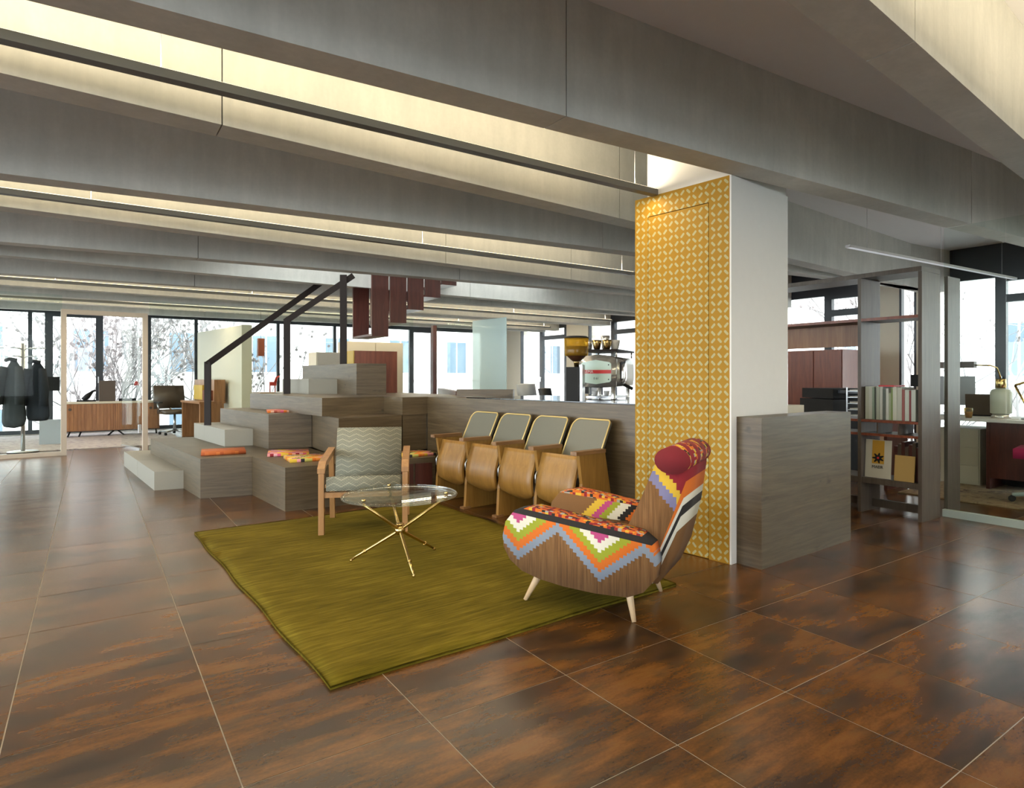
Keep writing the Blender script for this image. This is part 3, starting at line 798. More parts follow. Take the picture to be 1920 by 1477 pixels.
# ================================================================== THEATER SEATS
def theater():
    e = Vector((.120, -.993)).normalized()
    s1 = Vector((2.731, 5.625))
    t = thing('theater_seat_row', 'row of four joined plywood theater seats with grey vinyl backs', 'seats', (s1.x, s1.y, 0), math.atan2(e.y, e.x))
    # local x along the row, y towards the wall
    p = .482
    for k in range(5):
        x = k * p
        pr = [(0.0, 0.0), (.40, 0.0), (.40, .12), (.30, .62), (.01, .62), (.045, .40), (.015, .25)]
        m = MB()
        a = [m.bm.verts.new((x - .016, q[0], q[1])) for q in pr]; b = [m.bm.verts.new((x + .016, q[0], q[1])) for q in pr]
        m.bm.faces.new(a[::-1]); m.bm.faces.new(b)
        for i in range(len(pr)): j = (i + 1) % len(pr); m.bm.faces.new((a[i], a[j], b[j], b[i]))
        o = m.bevel(.006, 1).build('standard', M['oak'], t)
        MB().box(x - .032, x + .032, -.035, .29, .62, .648).bevel(.01, 3).build('armrest', M['oakdark'], o)
        MB().box(x - .03, x + .03, -.03, .05, 0, .018).bevel(.005, 1).build('foot', M['oakdark'], o)
        MB().tube([(x - .03, .02, .009), (x - .03, .02, .026)], .008, 8).build('bolt', M['brass'], o)
    for k in range(4):
        x0, x1 = k * p + .03, (k + 1) * p - .03
        # tipped-up plywood seat: S-curve, rounded lower edge
        n = 14; m = MB(); rows = []
        for i in range(n + 1):
            f = i / n; z = .60 - .42 * f
            y = .055 - .075 * math.sin(min(1, f * 1.0) * math.pi * .95) * (0.35 + .85 * f)
            if f > .85: y += (f - .85) * .25
            inset = 0 if f < .82 else .17 * ((f - .82) / .18) ** 2
            rows.append([(x0 + inset * (1 - 2 * 0) if j == 0 else (x1 - inset if j == 6 else x0 + inset + (x1 - x0 - 2 * inset) * j / 6), y, z + (.0 if f < .82 else 0)) for j in range(7)])
        F1 = [[m.bm.verts.new(v) for v in r] for r in rows]; F2 = [[m.bm.verts.new((v[0], v[1] + .022, v[2])) for v in r] for r in rows]
        for i in range(n):
            for j in range(6):
                m.bm.faces.new((F1[i][j], F1[i][j + 1], F1[i + 1][j + 1], F1[i + 1][j])); m.bm.faces.new((F2[i][j], F2[i + 1][j], F2[i + 1][j + 1], F2[i][j + 1]))
            m.bm.faces.new((F1[i][0], F1[i + 1][0], F2[i + 1][0], F2[i][0])); m.bm.faces.new((F1[i][6], F2[i][6], F2[i + 1][6], F1[i + 1][6]))
        for j in range(6):
            m.bm.faces.new((F1[0][j], F2[0][j], F2[0][j + 1], F1[0][j + 1])); m.bm.faces.new((F1[n][j], F1[n][j + 1], F2[n][j + 1], F2[n][j]))
        so = m.build('tip_up_seat', M['oak'], t, smooth=False)
        for pl in so.data.polygons: pl.use_smooth = abs(pl.normal.x) < .5
        MB().tube([(x0 - .008, .02, .33), (x0 - .008, -.005, .36), (x0 - .008, -.005, .42), (x0 - .008, .02, .45)], .006, 8).build('hinge', M['steel'], so)
        # backrest: vinyl pad with gold piping
        bx0, bx1 = x0 + .005, x1 - .005
        Mb = Matrix.Translation((0, .215, .40)) @ Matrix.Rotation(R(-26), 4, 'X')
        r = .085; zt = .505
        ol = [(bx0, 0), (bx1, 0)] + [(bx1 - r * .35 + r * .35 * math.cos(a), zt - r * .35 + r * .35 * math.sin(a)) for a in [math.pi / 2 * i / 5 for i in range(6)]] + \
             [(bx0 + r - r * math.sin(a), zt - r + r * math.cos(a)) for a in [math.pi / 2 * i / 7 for i in range(8)]]
        bo = MB().extr(ol, -.012, .012, Mb).bevel(.006, 1, 60).build('backrest', M['vinyl'], t)
        path = [Mb @ Vector((q[0], -.013, q[1])) for q in ol[1:] + ol[:1]]
        MB().tube(path, .007, 8).build('piping', M['goldpipe'], bo)
theater()

# ================================================================== BAR EQUIPMENT
def espresso():
    t = thing('espresso_machine', 'polished chrome espresso machine with red striped mint badge', 'coffee machine', (3.86, 4.53, .996), R(-58))
    # local: badge end faces -y, long side along +y ; x to the right seen from the badge
    hw = .185
    prof = [(-hw, .13), (-hw - .012, .20), (-hw - .008, .34), (-hw + .03, .40), (0, .425), (hw - .03, .40), (hw + .008, .34), (hw + .012, .20), (hw, .13), (.06, .112), (-.06, .112)]
    MB().extr(prof, 0, .62, smooth=True).bevel(.014, 3, 25).build('body', M['chrome'], t, smooth=True)
    bz = [(x * .86, .262 + (z - .262) * .80) for x, z in prof]
    MB().extr([(-.19, .12), (-.195, .38), (0, .41), (.195, .38), (.19, .12)], -.035, -.001).bevel(.015, 3, 25).build('end_frame', M['chrome'], t, smooth=True)
    pl = [(-.135, .165), (-.148, .18), (-.148, .335), (-.13, .35), (0, .372), (.13, .35), (.148, .335), (.148, .18), (.135, .165), (0, .145)]
    MB().extr(pl, -.043, -.036).build('badge', M['mint'], t)
    MB().box(-.15, .15, -.046, -.0435, .245, .278).build('stripe', M['redstripe'], t)
    for i, (tx, x, z, h) in enumerate((('FAEMA', -.138, .250, .030), ('E 61', -.02, .19, .022))):
        lettering(tx, h * 1.25, M['paper'] if i == 0 else M['black'], t, (x, -.0475 if i == 0 else -.0445, z), (R(90), 0, 0))
    for x in (-.125, .125):
        for z in (.19, .325): MB().tube([(x, -.047, z), (x, -.043, z)], .006, 8).build('screw', M['black'], t)
    for x in (-.15, .15):
        for y in (.03, .55): MB().lathe([(.022, 0), (.02, .01), (.02, .125), (.024, .13)], 14, (x, y, 0)).build('leg', M['chrome'], t)
    MB().box(-.15, .15, .05, .5, .01, .03).build('drip_tray', M['steel'], t)
    MB().box(-.19, .20, .0, .62, .455, .472).bevel(.004, 1).build('cup_tray', M['darksteel'], t)
    for x in (-.17, .18):
        for y in (.03, .58): MB().tube([(x, y, .40), (x, y, .456)], .008, 8).build('tray_post', M['chrome'], t)
    # boomerang mark on the long side
    MB().prism([(0, 0), (.022, 0), (.028, .15), (.16, .17), (.16, .185), (.0, .175)], 0, .006).build('boomerang_mark', M['black'], t, (hw + .014, .10, .18), (R(90), 0, R(90)))
    MB().tube([(.215, .16, .14), (.26, .16, .12), (.30, .16, .10)], .015, 8).build('portafilter', M['black'], t)
espresso()
def cup(x, y, z, r, h, mat, label):
    o = MB().lathe([(r * .55, 0), (r * .72, h * .15), (r * .96, h * .7), (r, h), (r * .9, h), (r * .6, h * .2)], 14, (0, 0, 0)).build('cup', M[mat], None, (x, y, z))
    tag(o, label, 'cup', 'cups on the espresso machine')
Me = Matrix.Translation((3.86, 4.53, .996)) @ Matrix.Rotation(R(-58), 4, 'Z')
for k, (x, y, m_, lb) in enumerate(((-.12, .10, 'chrome', 'upturned shiny cup at the front corner of the espresso machine tray'), (-.02, .06, 'brass', 'amber cup in the middle of the espresso machine tray'),
                                   (.08, .06, 'brass', 'amber cup beside the middle one on the espresso machine tray'), (.14, .13, 'paper', 'white cup near the column end of the espresso machine tray'),
                                   (.02, .20, 'chrome', 'metal jug behind the cups on the espresso machine tray'))):
    p = Me @ Vector((x, y, .4725)); cup(p.x, p.y, p.z, .045, .09 if k != 4 else .14, m_, lb)
for k, (x, y, lb) in enumerate(((-.06, .12, 'white espresso cup left under the coffee machine group'), (.05, .14, 'white espresso cup right under the coffee machine group'))):
    p = Me @ Vector((x, y, .0305)); cup(p.x, p.y, p.z, .03, .05, 'paper', lb)
def grinder():
    t = thing('coffee_grinder', 'black coffee grinder with amber bean hopper beside the espresso machine', 'grinder', (3.50, 4.42, .996), R(-50))
    rbox(-.055, .055, -.09, .09, 0, .30, .008).build('body', M['black'], t)
    rbox(.058, .085, -.06, .06, 0, .32, .006).build('chrome_side', M['steel'], t)
    MB().lathe([(.02, .30), (.025, .34), (.03, .35)], 16, (.02, 0, 0)).build('neck', M['brass'], t)
    MB().lathe([(.035, .352), (.088, .40), (.098, .42), (.098, .485), (.09, .487)], 24, (.02, 0, 0)).build('beans', M['beans'], t)
    MB().lathe([(.10, .40), (.104, .42), (.108, .555), (.106, .556)], 24, (.02, 0, 0)).build('hopper', M['amberglass'], t)
    MB().lathe([(.112, .557), (.114, .562), (.09, .575), (.02, .58)], 24, (.02, 0, 0)).build('lid', M['black'], t)
    MB().box(-.062, -.056, -.02, .02, .17, .19).build('switch', M['paper'], t)
grinder()

# ================================================================== BOOKSHELF AND ITS CONTENTS
SX0, SX1 = 5.6, 5.94
bs = thing('bookshelf', 'tall open grey wooden bookshelf with red edged shelves', 'bookshelf')
def bp(name, x0, x1, y0, y1, z0, z1, m='shelfwood', b=.003): return MB().box(x0, x1, y0, y1, z0, z1).bevel(b, 1).build(name, M[m], bs)
for y in (2.43, 2.94): bp('upright', SX0, SX1, y, y + .03, .0, 2.09)
bp('upright', SX0, SX1, 4.1, 4.13, 0, 2.09); bp('upright', 6.09, 6.34, 2.43, 2.46, 0, 2.09)
bp('top', SX0 - .005, SX1, 2.43, 4.13, 2.091, 2.13)
for (z, t_) in ((1.705, .025), (.81, .022), (.69, .022), (.265, .05)):
    for (a, b) in ((2.461, 2.939), (2.971, 4.099)):
        bp('shelf', SX0 + .012, SX1, a, b, z, z + t_)
        if z != .265: bp('red_edge', SX0, SX0 + .0115, a, b, z, z + t_, 'redwood', .001)
bp('brown_board', SX0 + .3, SX0 + .335, 2.971, 4.099, 1.50, 1.704, 'teak')
bp('base_rail', SX0 + .20, SX0 + .235, 2.461, 4.099, .03, .10)
for y in (2.62, 2.80): bp('divider', SX0 + .02, SX1 - .06, y, y + .012, .7125, .8095)
cols = [(.42, .42, .30), (.50, .50, .40), (.20, .25, .18), (.08, .09, .07), (.34, .36, .28), (.52, .52, .44), (.10, .12, .10), (.60, .60, .52), (.36, .40, .26), (.25, .33, .12), (.55, .56, .46), (.47, .48, .40), (.30, .10, .09), (.56, .60, .52), (.24, .06, .06), (.58, .62, .54)]
nm = ['olive grey', 'pale stone', 'dark green', 'black', 'sage', 'off white', 'charcoal', 'white', 'moss green', 'bright green', 'cream', 'light grey', 'brick red', 'pale mint', 'dark red', 'broad pale mint']
y = 2.925
hs = [.29, .29, .285, .28, .29, .29, .27, .275, .235, .28, .285, .285, .27, .265, .26, .265]
ws = [.034, .032, .02, .016, .028, .026, .022, .024, .018, .022, .03, .04, .022, .036, .016, .036]
place = ['at the upright', 'second from the inner upright', 'third from the inner upright', 'fourth from the inner upright', 'fifth in the row', 'sixth in the row', 'seventh in the row', 'eighth in the row', 'shortest of the row', 'tenth in the row', 'eleventh in the row', 'twelfth in the row', 'thirteenth in the row', 'near the outer upright', 'next to the last of the row', 'last of the row at the outer upright']
for k in range(16):
    bm_ = plain('book_cover', cols[k], .6)
    b = rbox(0, .22, -ws[k] + .001, 0, 0, hs[k], .003, 1)
    o = b.build('book', bm_, None, (SX0 + .03 + random.uniform(0, .015), y, .833))
    MB().box(.004, .216, -ws[k] + .003, -.002, hs[k] + .0002, hs[k] + .001).build('pages', M['paper'], o)
    tag(o, nm[k] + ' book spine ' + place[k] + ' on the bookshelf', 'book', 'books on the red edged shelf'); y -= ws[k] + .0005
bxk = rbox(0, .12, -.09, 0, 0, .1, .006).build('small_dark_speaker', M['black'], None, (SX0 + .09, 2.56, 1.1275)); tag(bxk, 'small black cube resting on top of the book row', 'speaker')
fb = MB().box(0, .2, -.13, 0, 0, .012).build('flat_book', M['redstripe'], None, (SX0 + .03, 2.80, 1.124)); tag(fb, 'thin red book lying across the book row', 'book')
# framed prints leaning in the lower compartment
pr = thing('poster_print', 'white print with orange block and dark flower in lower shelf', 'poster', (SX0 + .035, 2.925, .318), 0)
Mt = Matrix.Rotation(R(4), 4, 'Y')
MB().box(0, .008, -.225, 0, .0, .335, Mt).build('board', plain('poster_white', (.50, .47, .36), .7), pr)
MB().box(-.0015, -.0005, -.165, -.06, .125, .33, Mt).build('orange_block', plain('poster_orange', (.46, .25, .02), .7), pr)
m = MB()
a = [(.04 * (1 + .35 * math.cos(7 * q)) * math.cos(q), .036 * (1 + .35 * math.cos(7 * q)) * math.sin(q)) for q in [2 * math.pi * i / 42 for i in range(42)]]
vs = [m.bm.verts.new(Mt @ Vector((-.002, -.113 + p[0], .175 + p[1]))) for p in a]; m.bm.faces.new(vs)
m.build('flower', M['black'], pr)
MB().box(-.0035, -.0022, -.122, -.104, .167, .185, Mt).build('flower_heart', M['redstripe'], pr)
lettering('MAEIR', .035, M['coat1'], pr, (.003, -.062, .085), (R(90), 0, R(-90)))
kb = MB().box(0, .008, -.165, 0, 0, .22, Matrix.Rotation(R(6), 4, 'Y')).build('kraft_print', plain('kraft', (.42, .27, .08), .7), None, (SX0 + .03, 2.67, .316)); tag(kb, 'yellow kraft print leaning beside the white flower print', 'poster')
for k in range(7):
    o = rbox(0, .2, -.028, 0, 0, .29 + .02 * (k % 3), .002, 1).build('file_folder', M['leather'] if k % 2 else M['mahogany'], None, (SX0 + .1, 2.70 - .03 * k, .316)); tag(o, ('brown' if k % 2 else 'dark red') + ' file folder number %s from the inner end behind the kraft print' % ['one', 'two', 'three', 'four', 'five', 'six', 'seven'][k], 'folder', 'folders in the lower shelf')

# ================================================================== OFFICE BEHIND THE GLASS
def swivel_base(t, mat, r=.28, z=.42, n=5):
    MB().tube([(0, 0, .08), (0, 0, z)], [.03, .022], 10).build('gas_lift', mat, t)
    for k in range(n):
        a = 2 * math.pi * k / n + .3
        x, y = r * math.cos(a), r * math.sin(a)
        o = MB().tube([(0, 0, .10), (x, y, .065)], [.028, .018], 8).build('base_arm', mat, t)
        MB().tube([(x, y - .018, .03), (x, y + .018, .03)], .03, 12).build('caster', M['black'], o)
def office_chair(name, label, x, y, rz, body, metal='steel', arms=True, h=1.0, bw=.46):
    t = thing(name, label, 'chair', (x, y, 0), R(rz))
    swivel_base(t, M[metal])
    MB().box(-.24, .24, -.25, .25, .43, .52).bevel(.04, 3).build('seat', M[body], t, smooth=True)
    Mb = Matrix.Translation((-.25, 0, .54)) @ Matrix.Rotation(R(-12), 4, 'Y')
    MB().box(-.05, .05, -bw / 2, bw / 2, 0, h - .54, Mb).bevel(.045, 4).build('backrest', M[body], t, smooth=True)
    MB().flatbar((-.18, 0, .44), (-.3, 0, .70), .05, .02).build('back_bracket', M[metal], t)
    if arms:
        for s in (-1, 1):
            MB().tube([(-.1, s * .25, .46), (-.08, s * .30, .66)], .013, 8).build('arm_post', M[metal], t)
            rbox(-.18, .12, s * .30 - .03, s * .30 + .03, .66, .69, .012).build('armrest', M['black'], t)
    return t
rg = MB().box(0, 2.9, 0, 3.4, 0, .012).bevel(.004, 1).build('rug', M['persian'], None, (6.95, -.2, .001), (0, 0, R(2))); tag(rg, 'patterned brown oriental rug under the mahogany desk', 'rug')
def desk_right():
    t = thing('office_desk', 'mahogany desk with pale top behind the glass wall', 'desk', (7.75, 1.0, .013))
    MB().box(0, .85, 0, 2.55, .715, .745).bevel(.004, 1).build('desktop', M['white'], t)
    MB().box(.05, .80, 1.705, 1.74, .0, .714).build('side_panel', M['mahogany'], t)
    MB().box(.05, .09, .086, 1.704, .12, .714).build('modesty_panel', M['mahogany'], t)
    MB().box(.05, .80, .05, .085, .0, .714).build('side_panel', M['mahogany'], t)
    for x in (.06, .79): MB().tube([(x, 2.50, 0), (x, 2.50, .715)], .016, 8).build('leg', M['steel'], t)
    MB().tube([(.06, 2.50, .12), (.79, 2.50, .12)], .01, 8).build('stretcher', M['steel'], t)
    return t
desk_right()
cb = thing('drawer_pedestal', 'beige steel drawer pedestal under the pale desk end', 'cabinet', (7.95, 2.85, .013))
rbox(0, .55, 0, .4, 0, .62, .006).build('body', M['cream'], cb)
for k in range(3): MB().box(-.014, -.001, .012, .388, .02 + k * .2, .21 + k * .2).build('drawer', M['cream'], cb)
ZD = .759
def lamp_right():
    t = thing('desk_lamp', 'ivory table lamp with brass collar and long flat shade', 'lamp', (8.0, 2.67, ZD), 0)
    MB().lathe([(.085, 0), (.095, .02), (.085, .04), (.075, .05)], 24).build('foot', M['chrome'], t)
    MB().lathe([(.075, .051), (.098, .06), (.10, .28), (.085, .31), (.03, .33)], 24).build('body', M['ivory'], t)
    MB().lathe([(.045, .331), (.05, .34), (.05, .42), (.045, .43)], 18).build('collar', M['brass'], t)
    MB().tube([(0, 0, .43), (-.02, .03, .55), (-.05, .08, .575), (-.12, .2, .58)], .008, 8).build('arm', M['brass'], t)
    MB().box(-.04, .04, 0, .5, -.035, .035, Matrix.Translation((-.12, .2, .585))).bevel(.012, 2).build('shade', M['leather'], t)
lamp_right()
def lamp_arm():
    t = thing('anglepoise_lamp', 'grey jointed arm lamp at the far end of the pale desk', 'lamp', (8.05, 2.40, ZD), 0)
    MB().lathe([(.10, 0), (.10, .015), (.03, .03)], 20).build('base', M['steel'], t)
    MB().tube([(0, 0, .02), (.0, .16, .36)], .012, 8).build('lower_arm', M['brass'], t)
    MB().tube([(0, .16, .36), (0, -.16, .48)], .012, 8).build('upper_arm', M['brass'], t)
    MB().lathe([(.09, 0), (.07, .07), (.02, .11)], 18, (0, -.2, .42)).build('shade', M['ivory'], t)
    MB().tube([(0, -.16, .48), (0, -.2, .53)], .01, 8).build('neck', M['brass'], t)
lamp_arm()
def monitor(label, x, y, z, rz, w_=.52, h_=.34, mat='screen'):
    t = thing('monitor', label, 'monitor', (x, y, z), R(rz))
    rbox(-.10, .10, -w_ * .3, w_ * .3, 0, .012, .004).build('foot', M['steel'], t)
    MB().box(-.03, -.015, -.04, .04, .012, .22).build('stand', M['steel'], t)
    rbox(-.014, .014, -w_ / 2, w_ / 2, .12, .12 + h_, .006).build('panel', M[mat], t)
    MB().box(.0142, .016, -w_ / 2 + .015, w_ / 2 - .015, .135, .12 + h_ - .015).build('screen', M['darkscreen'], t)
monitor('grey monitor seen from behind beside the bookshelf pillar', 8.3, 3.30, ZD, 20)
lt = thing('laptop', 'dark open laptop between the monitor and the ivory lamp', 'laptop', (8.32, 2.95, ZD), R(15))
MB().box(0, .24, -.17, .17, 0, .018).build('keyboard_base', M['black'], lt); MB().box(-.006, .0, -.17, .17, .018, .26, Matrix.Rotation(R(-12), 4, 'Y')).build('lid', M['leather'], lt)
gl = thing('tea_glass', 'small amber tea glass on the desk edge by the pillar', 'glass', (7.85, 2.925, ZD))
MB().lathe([(.03, 0), (.04, .05), (.042, .11), (.039, .11)], 18).build('glass', M['honey'], gl); MB().lathe([(.028, .004), (.037, .05), (.038, .07)], 18).build('tea', M['amber'], gl)
for k, (y, lb) in enumerate(((2.56, 'loose white papers beside the laptop'), (1.85, 'loose white papers between the two desk lamps'))):
    o = MB().box(0, .21, 0, .3, 0, .006).build('paper_sheets', M['paper'], None, (7.82, y, ZD), (0, 0, R(12 * (k * 2 - 1)))); tag(o, lb, 'paper')
office_chair('office_chair', 'black swivel chair behind the mahogany desk', 8.9, 2.5, 170, 'black').location.z = .0135
office_chair('office_chair', 'magenta swivel chair cut by the picture edge', 7.32, 2.06, 100, 'pinkfab', 'green_rail', False, .98).location.z = .0135
bg_ = MB().lathe([(.05, 0), (.26, .02), (.30, .12), (.22, .26), (.06, .30)], 16, sy=.6).build('bag', M['black'], None, (8.3, 2.62, .0135), (0, 0, .5), True); tag(bg_, 'black bag slumped on the rug under the desk', 'bag')
# copier and trays beyond the shelf
cpz = thing('copier', 'large black office copier seen between column and bookshelf', 'printer', (8.15, 4.62, 0), R(-20))
rbox(-.32, .32, -.32, .32, 0, .92, .02).build('body', M['black'], cpz); rbox(-.30, .30, -.3, .3, .93, 1.06, .02).build('scanner', M['black'], cpz)
rbox(-.25, .1, -.52, -.33, 1.0, 1.04, .01).build('control_panel', M['darkscreen'], cpz); rbox(-.34, -.325, -.25, .25, .2, .6, .01).build('paper_tray', M['darkframe'], cpz)
hc = thing('tall_cabinet', 'tall red brown cabinet behind the copier', 'cabinet', (9.0, 5.0, 0), 0)
rbox(0, .5, 0, .9, 0, 1.62, .01).build('body', M['redwood'], hc); MB().box(-.015, -.001, .01, .44, .03, 1.6).build('door', M['redwood'], hc); MB().box(-.015, -.001, .46, .89, .03, 1.6).build('door', M['redwood'], hc)
sc_ = thing('side_counter', 'low wooden counter carrying the paper tray stack', 'counter', (6.9, 3.32, 0)); rbox(0, .5, 0, 1.0, .72, .76, .006).build('top', M['mahogany'], sc_)
for y in (.03, .93): rbox(.02, .48, y, y + .035, 0, .72, .004).build('side_panel', M['mahogany'], sc_)
tr = thing('paper_tray_stack', 'clear stacked paper trays with papers beside the bookshelf', 'trays', (6.97, 3.42, .761))
for k in range(5):
    MB().box(0, .3, 0, .4, .005 + k * .07, .012 + k * .07).build('tray', M['steel'], tr)
    MB().box(.02, .28, .02, .38, .0125 + k * .07, .022 + k * .07 + .004 * (k % 3)).build('papers', M['paper'], tr)
for (x, y) in ((0, 0), (.3, 0), (0, .4), (.3, .4)): MB().box(x - .006, x + .006, y - .006, y + .006, 0, .33).build('post', M['steel'], tr)

# ================================================================== FAR OFFICES
rg2 = MB().box(0, 5.3, 0, 3.6, 0, .012).build('rug', M['greyrug'], None, (-3.9, 13.1, .001)); tag(rg2, 'grey woven rug under the sideboard and coat stand', 'rug')
def sideboard():
    x0, x1, y = -.46, 1.18, 15.65
    t = thing('sideboard', 'long teak tambour door sideboard before the far windows', 'sideboard', (x0, y, .014))
    L = x1 - x0
    MB().box(0, L, 0, .45, .66, .70).bevel(.004, 1).build('top', M['cream'], t)
    MB().box(0, L, .02, .45, .11, .66).build('carcass', M['teak'], t)
    def door(a, b):
        m = MB(); n = 12
        for i in range(n):
            u, v = a + (b - a) * i / n, a + (b - a) * (i + 1) / n
            m.box(u + .002, v - .002, -.004, .018, .12, .65)
        o = m.build('tambour_door', M['teak'], t); return o
    d_ = door(.05, L * .48); MB().tube([(.12, -.012, .55), (.12, -.004, .55)], .028, 14).build('pull', M['leather'], d_)
    d_ = door(L * .48, L * .76)
    for z0, z1 in ((.12, .38), (.385, .65)): MB().box(L * .77, L - .03, -.004, .018, z0, z1).build('drawer', M['teak'], t)
    MB().tube([(L - .16, -.012, .55), (L - .16, -.004, .55)], .028, 14).build('pull', M['leather'], t)
    for a, b in ((.12, .08), (.3, .26), (L * .52, L * .45), (L * .55, L * .62), (L - .25, L - .22), (L - .06, L - .05)):
        MB().flatbar((a, .1, .11), (b, .1, 0), .03, .03).build('leg', M['black'], t)
sideboard()
fl_ = thing('desk_lamp', 'black curved desk lamp with red head on the sideboard', 'lamp', (.62, 15.85, .715))
rbox(-.15, .15, -.1, .1, 0, .05, .01).build('base', M['black'], fl_); MB().tube([(-.08, 0, .05), (-.05, 0, .22), (.05, 0, .33), (.14, 0, .36)], .01, 8).build('arm', M['black'], fl_)
MB().lathe([(.05, -.04), (.04, .02), (.015, .05)], 14, (.16, 0, .36)).build('head', M['red'], fl_)
tc_ = thing('tape_dispenser', 'small black tool standing on the sideboard', 'object', (-.08, 15.85, .715))
rbox(-.16, .16, -.06, .06, 0, .03, .006).build('base', M['black'], tc_); MB().tube([(-.05, 0, .03), (.03, 0, .12), (.10, 0, .20)], [.05, .05, .02], 8).build('lever', M['black'], tc_); MB().tube([(.08, 0, .20), (.16, 0, .22)], .02, 8).build('knob', M['black'], tc_)
bxs = rbox(-.14, .14, -.1, .1, 0, .42, .004).build('standing_box', M['leather'], None, (.27, 15.93, .715)); tag(bxs, 'dark brown box standing upright on the sideboard', 'box')
# coat stand with two coats
cx, cy = aty(43, 13.1), 13.1
cs = thing('coat_stand', 'grey metal coat stand behind the glass wall', 'coat stand', (cx, cy, .013))
MB().tube([(0, 0, .02), (0, 0, 1.74)], .028, 10).build('pole', M['steel'], cs); MB().lathe([(.2, 0), (.2, .012), (.04, .02)], 20).build('base', M['steel'], cs)
for z, r_ in ((1.66, .32), (1.53, .28)):
    for a in (0, 90, 180, 270):
        q = R(a - 25); MB().tube([(0, 0, z - .03), (r_ * .3 * math.cos(q), r_ * .3 * math.sin(q), z), (r_ * math.cos(q), r_ * math.sin(q), z)], .008, 6).build('hook', M['steel'], cs)
def coat(px, y, zt, zb, w_, mat, label, seed):
    random.seed(seed)
    x = aty(px, y); m = MB(); n = 22; rings = []
    prof = [(0, .16), (.06, .34), (.14, .70), (.3, .82), (.55, .9), (.8, 1.0), (1, 1.08)]
    for f, s in prof:
        z = zt + (zb - zt) * f
        rings.append([m.bm.verts.new((w_ * s * math.cos(2 * math.pi * k / n) * (1 + .10 * math.sin(5 * k + seed) * f), w_ * .45 * s * math.sin(2 * math.pi * k / n) * (1 + .22 * math.sin(3 * k + seed) * f), z - .03 * math.sin(k * .9 + seed) * f)) for k in range(n)])
    for a, b in zip(rings, rings[1:]):
        for k in range(n): m.bm.faces.new((a[k], a[(k + 1) % n], b[(k + 1) % n], b[k]))
    m.bm.faces.new(rings[0]); m.bm.faces.new(rings[-1][::-1])
    t = thing('coat', label, 'coat', (x, y, 0), R(-30))
    smooth_mod(m.build('body', M[mat], t), 1)
    for s in (-1, 1):
        sl = MB().tube([(s * w_ * .62, -.05, zt - .13), (s * w_ * .92, -.09, zt - .45), (s * w_ * .9, -.10, zt - .72)], [.05, .07, .06], 10).build('sleeve', M[mat], t, smooth=True)
    MB().tube([(-.08, -.05, zt - .03), (0, -.09, zt - .01), (.08, -.05, zt - .03)], .03, 8).build('collar', M[mat], t, smooth=True)
coat(26, 12.9, 1.50, .40, .165, 'coat1', 'charcoal coat on the outer hook of the coat stand', 3)
coat(70, 12.9, 1.47, .50, .17, 'coat2', 'dark navy coat on the inner hook of the coat stand', 8)
pk = rbox(-.16, .16, -.02, .02, 0, .44, .004).build('framed_picture', M['screen'], None, (aty(95, 14.3), 14.3, .014), (0, 0, R(-10))); tag(pk, 'small framed picture standing on the floor behind the coats', 'picture')
sp = rbox(-.1, .1, -.1, .1, 0, .30, .01).build('hanging_speaker', M['black'], None, (aty(101, YF - .14), YF - .14, .92)); tag(sp, 'black box fixed at the far window frame', 'speaker')
lc = office_chair('executive_chair', 'brown tufted leather swivel chair by the far windows', 1.42, 15.25, -75, 'leather', 'steel', True, 1.02, .58); lc.location.z = .0135
# white standing partition and secretary desk
wp = thing('standing_partition', 'tall cream standing partition panel behind the stair railing', 'partition', (2.34, 12.75, 0))
Mw = Matrix.Rotation(R(8), 4, 'Z')
MB().box(-.05, .05, 0, 2.9, 0.02, 2.18, Mw).bevel(.006, 1).build('panel', M['cream'], wp); MB().box(-.09, .09, -.03, -.001, 0, 2.18, Mw).build('end_post', M['cream'], wp)
sd = thing('secretary_desk', 'brown wooden roll top secretary desk before the cream partition', 'desk', (1.66, 13.5, 0), R(8))
rbox(.0, .46, .0, 1.3, .70, .74, .006).build('desktop', M['teak'], sd); rbox(.26, .46, .0, 1.3, .741, 1.16, .01).build('hutch', M['teak'], sd)
rbox(.22, .259, .08, .6, .76, .95, .005).build('pigeonhole', M['redwood'], sd); rbox(.22, .259, .62, 1.2, .76, 1.05, .005).build('pigeonhole', M['yellow'], sd)
for y in (.02, 1.22): rbox(.02, .44, y, y + .06, 0, .70, .004).build('side_panel', M['teak'], sd)
# table with a red horse
ht = thing('wooden_table', 'light wooden table with white cloth near the far windows', 'table', (2.75, 13.6, 0))
rbox(0, 1.3, 0, .8, .86, .90, .005).build('top', M['oak'], ht); rbox(.03, 1.27, .03, .77, .78, .86, .003).build('apron', M['oak'], ht)
for x in (.06, 1.24):
    for y in (.06, .74): rbox(x - .03, x + .03, y - .03, y + .03, 0, .78, .004).build('leg', M['oak'], ht)
rh = thing('toy_horse', 'small red toy horse standing on the light wooden table', 'toy', (3.02, 13.85, .901))
MB().box(-.04, .09, -.025, .025, .13, .21).bevel(.015, 2).build('body', M['red'], rh); MB().tube([(.07, 0, .19), (.10, 0, .30), (.15, 0, .33)], [.03, .024, .018], 8).build('neck', M['red'], rh)
for x in (-.03, .07):
    for y in (-.018, .018): MB().tube([(x, y, 0), (x, y, .135)], .009, 6).build('leg', M['red'], rh)
hb = rbox(-.06, .06, -.06, .06, 0, .36, .004).build('hanging_lamp', M['redwood'], None, (aty(489, 13.9), 13.9, 1.64)); tag(hb, 'red brown wooden tube hanging before the far window', 'lamp')
MB().tube([(0, 0, .36), (0, 0, ZC - 1.64)], .003, 5).build('cord', M['black'], hb)
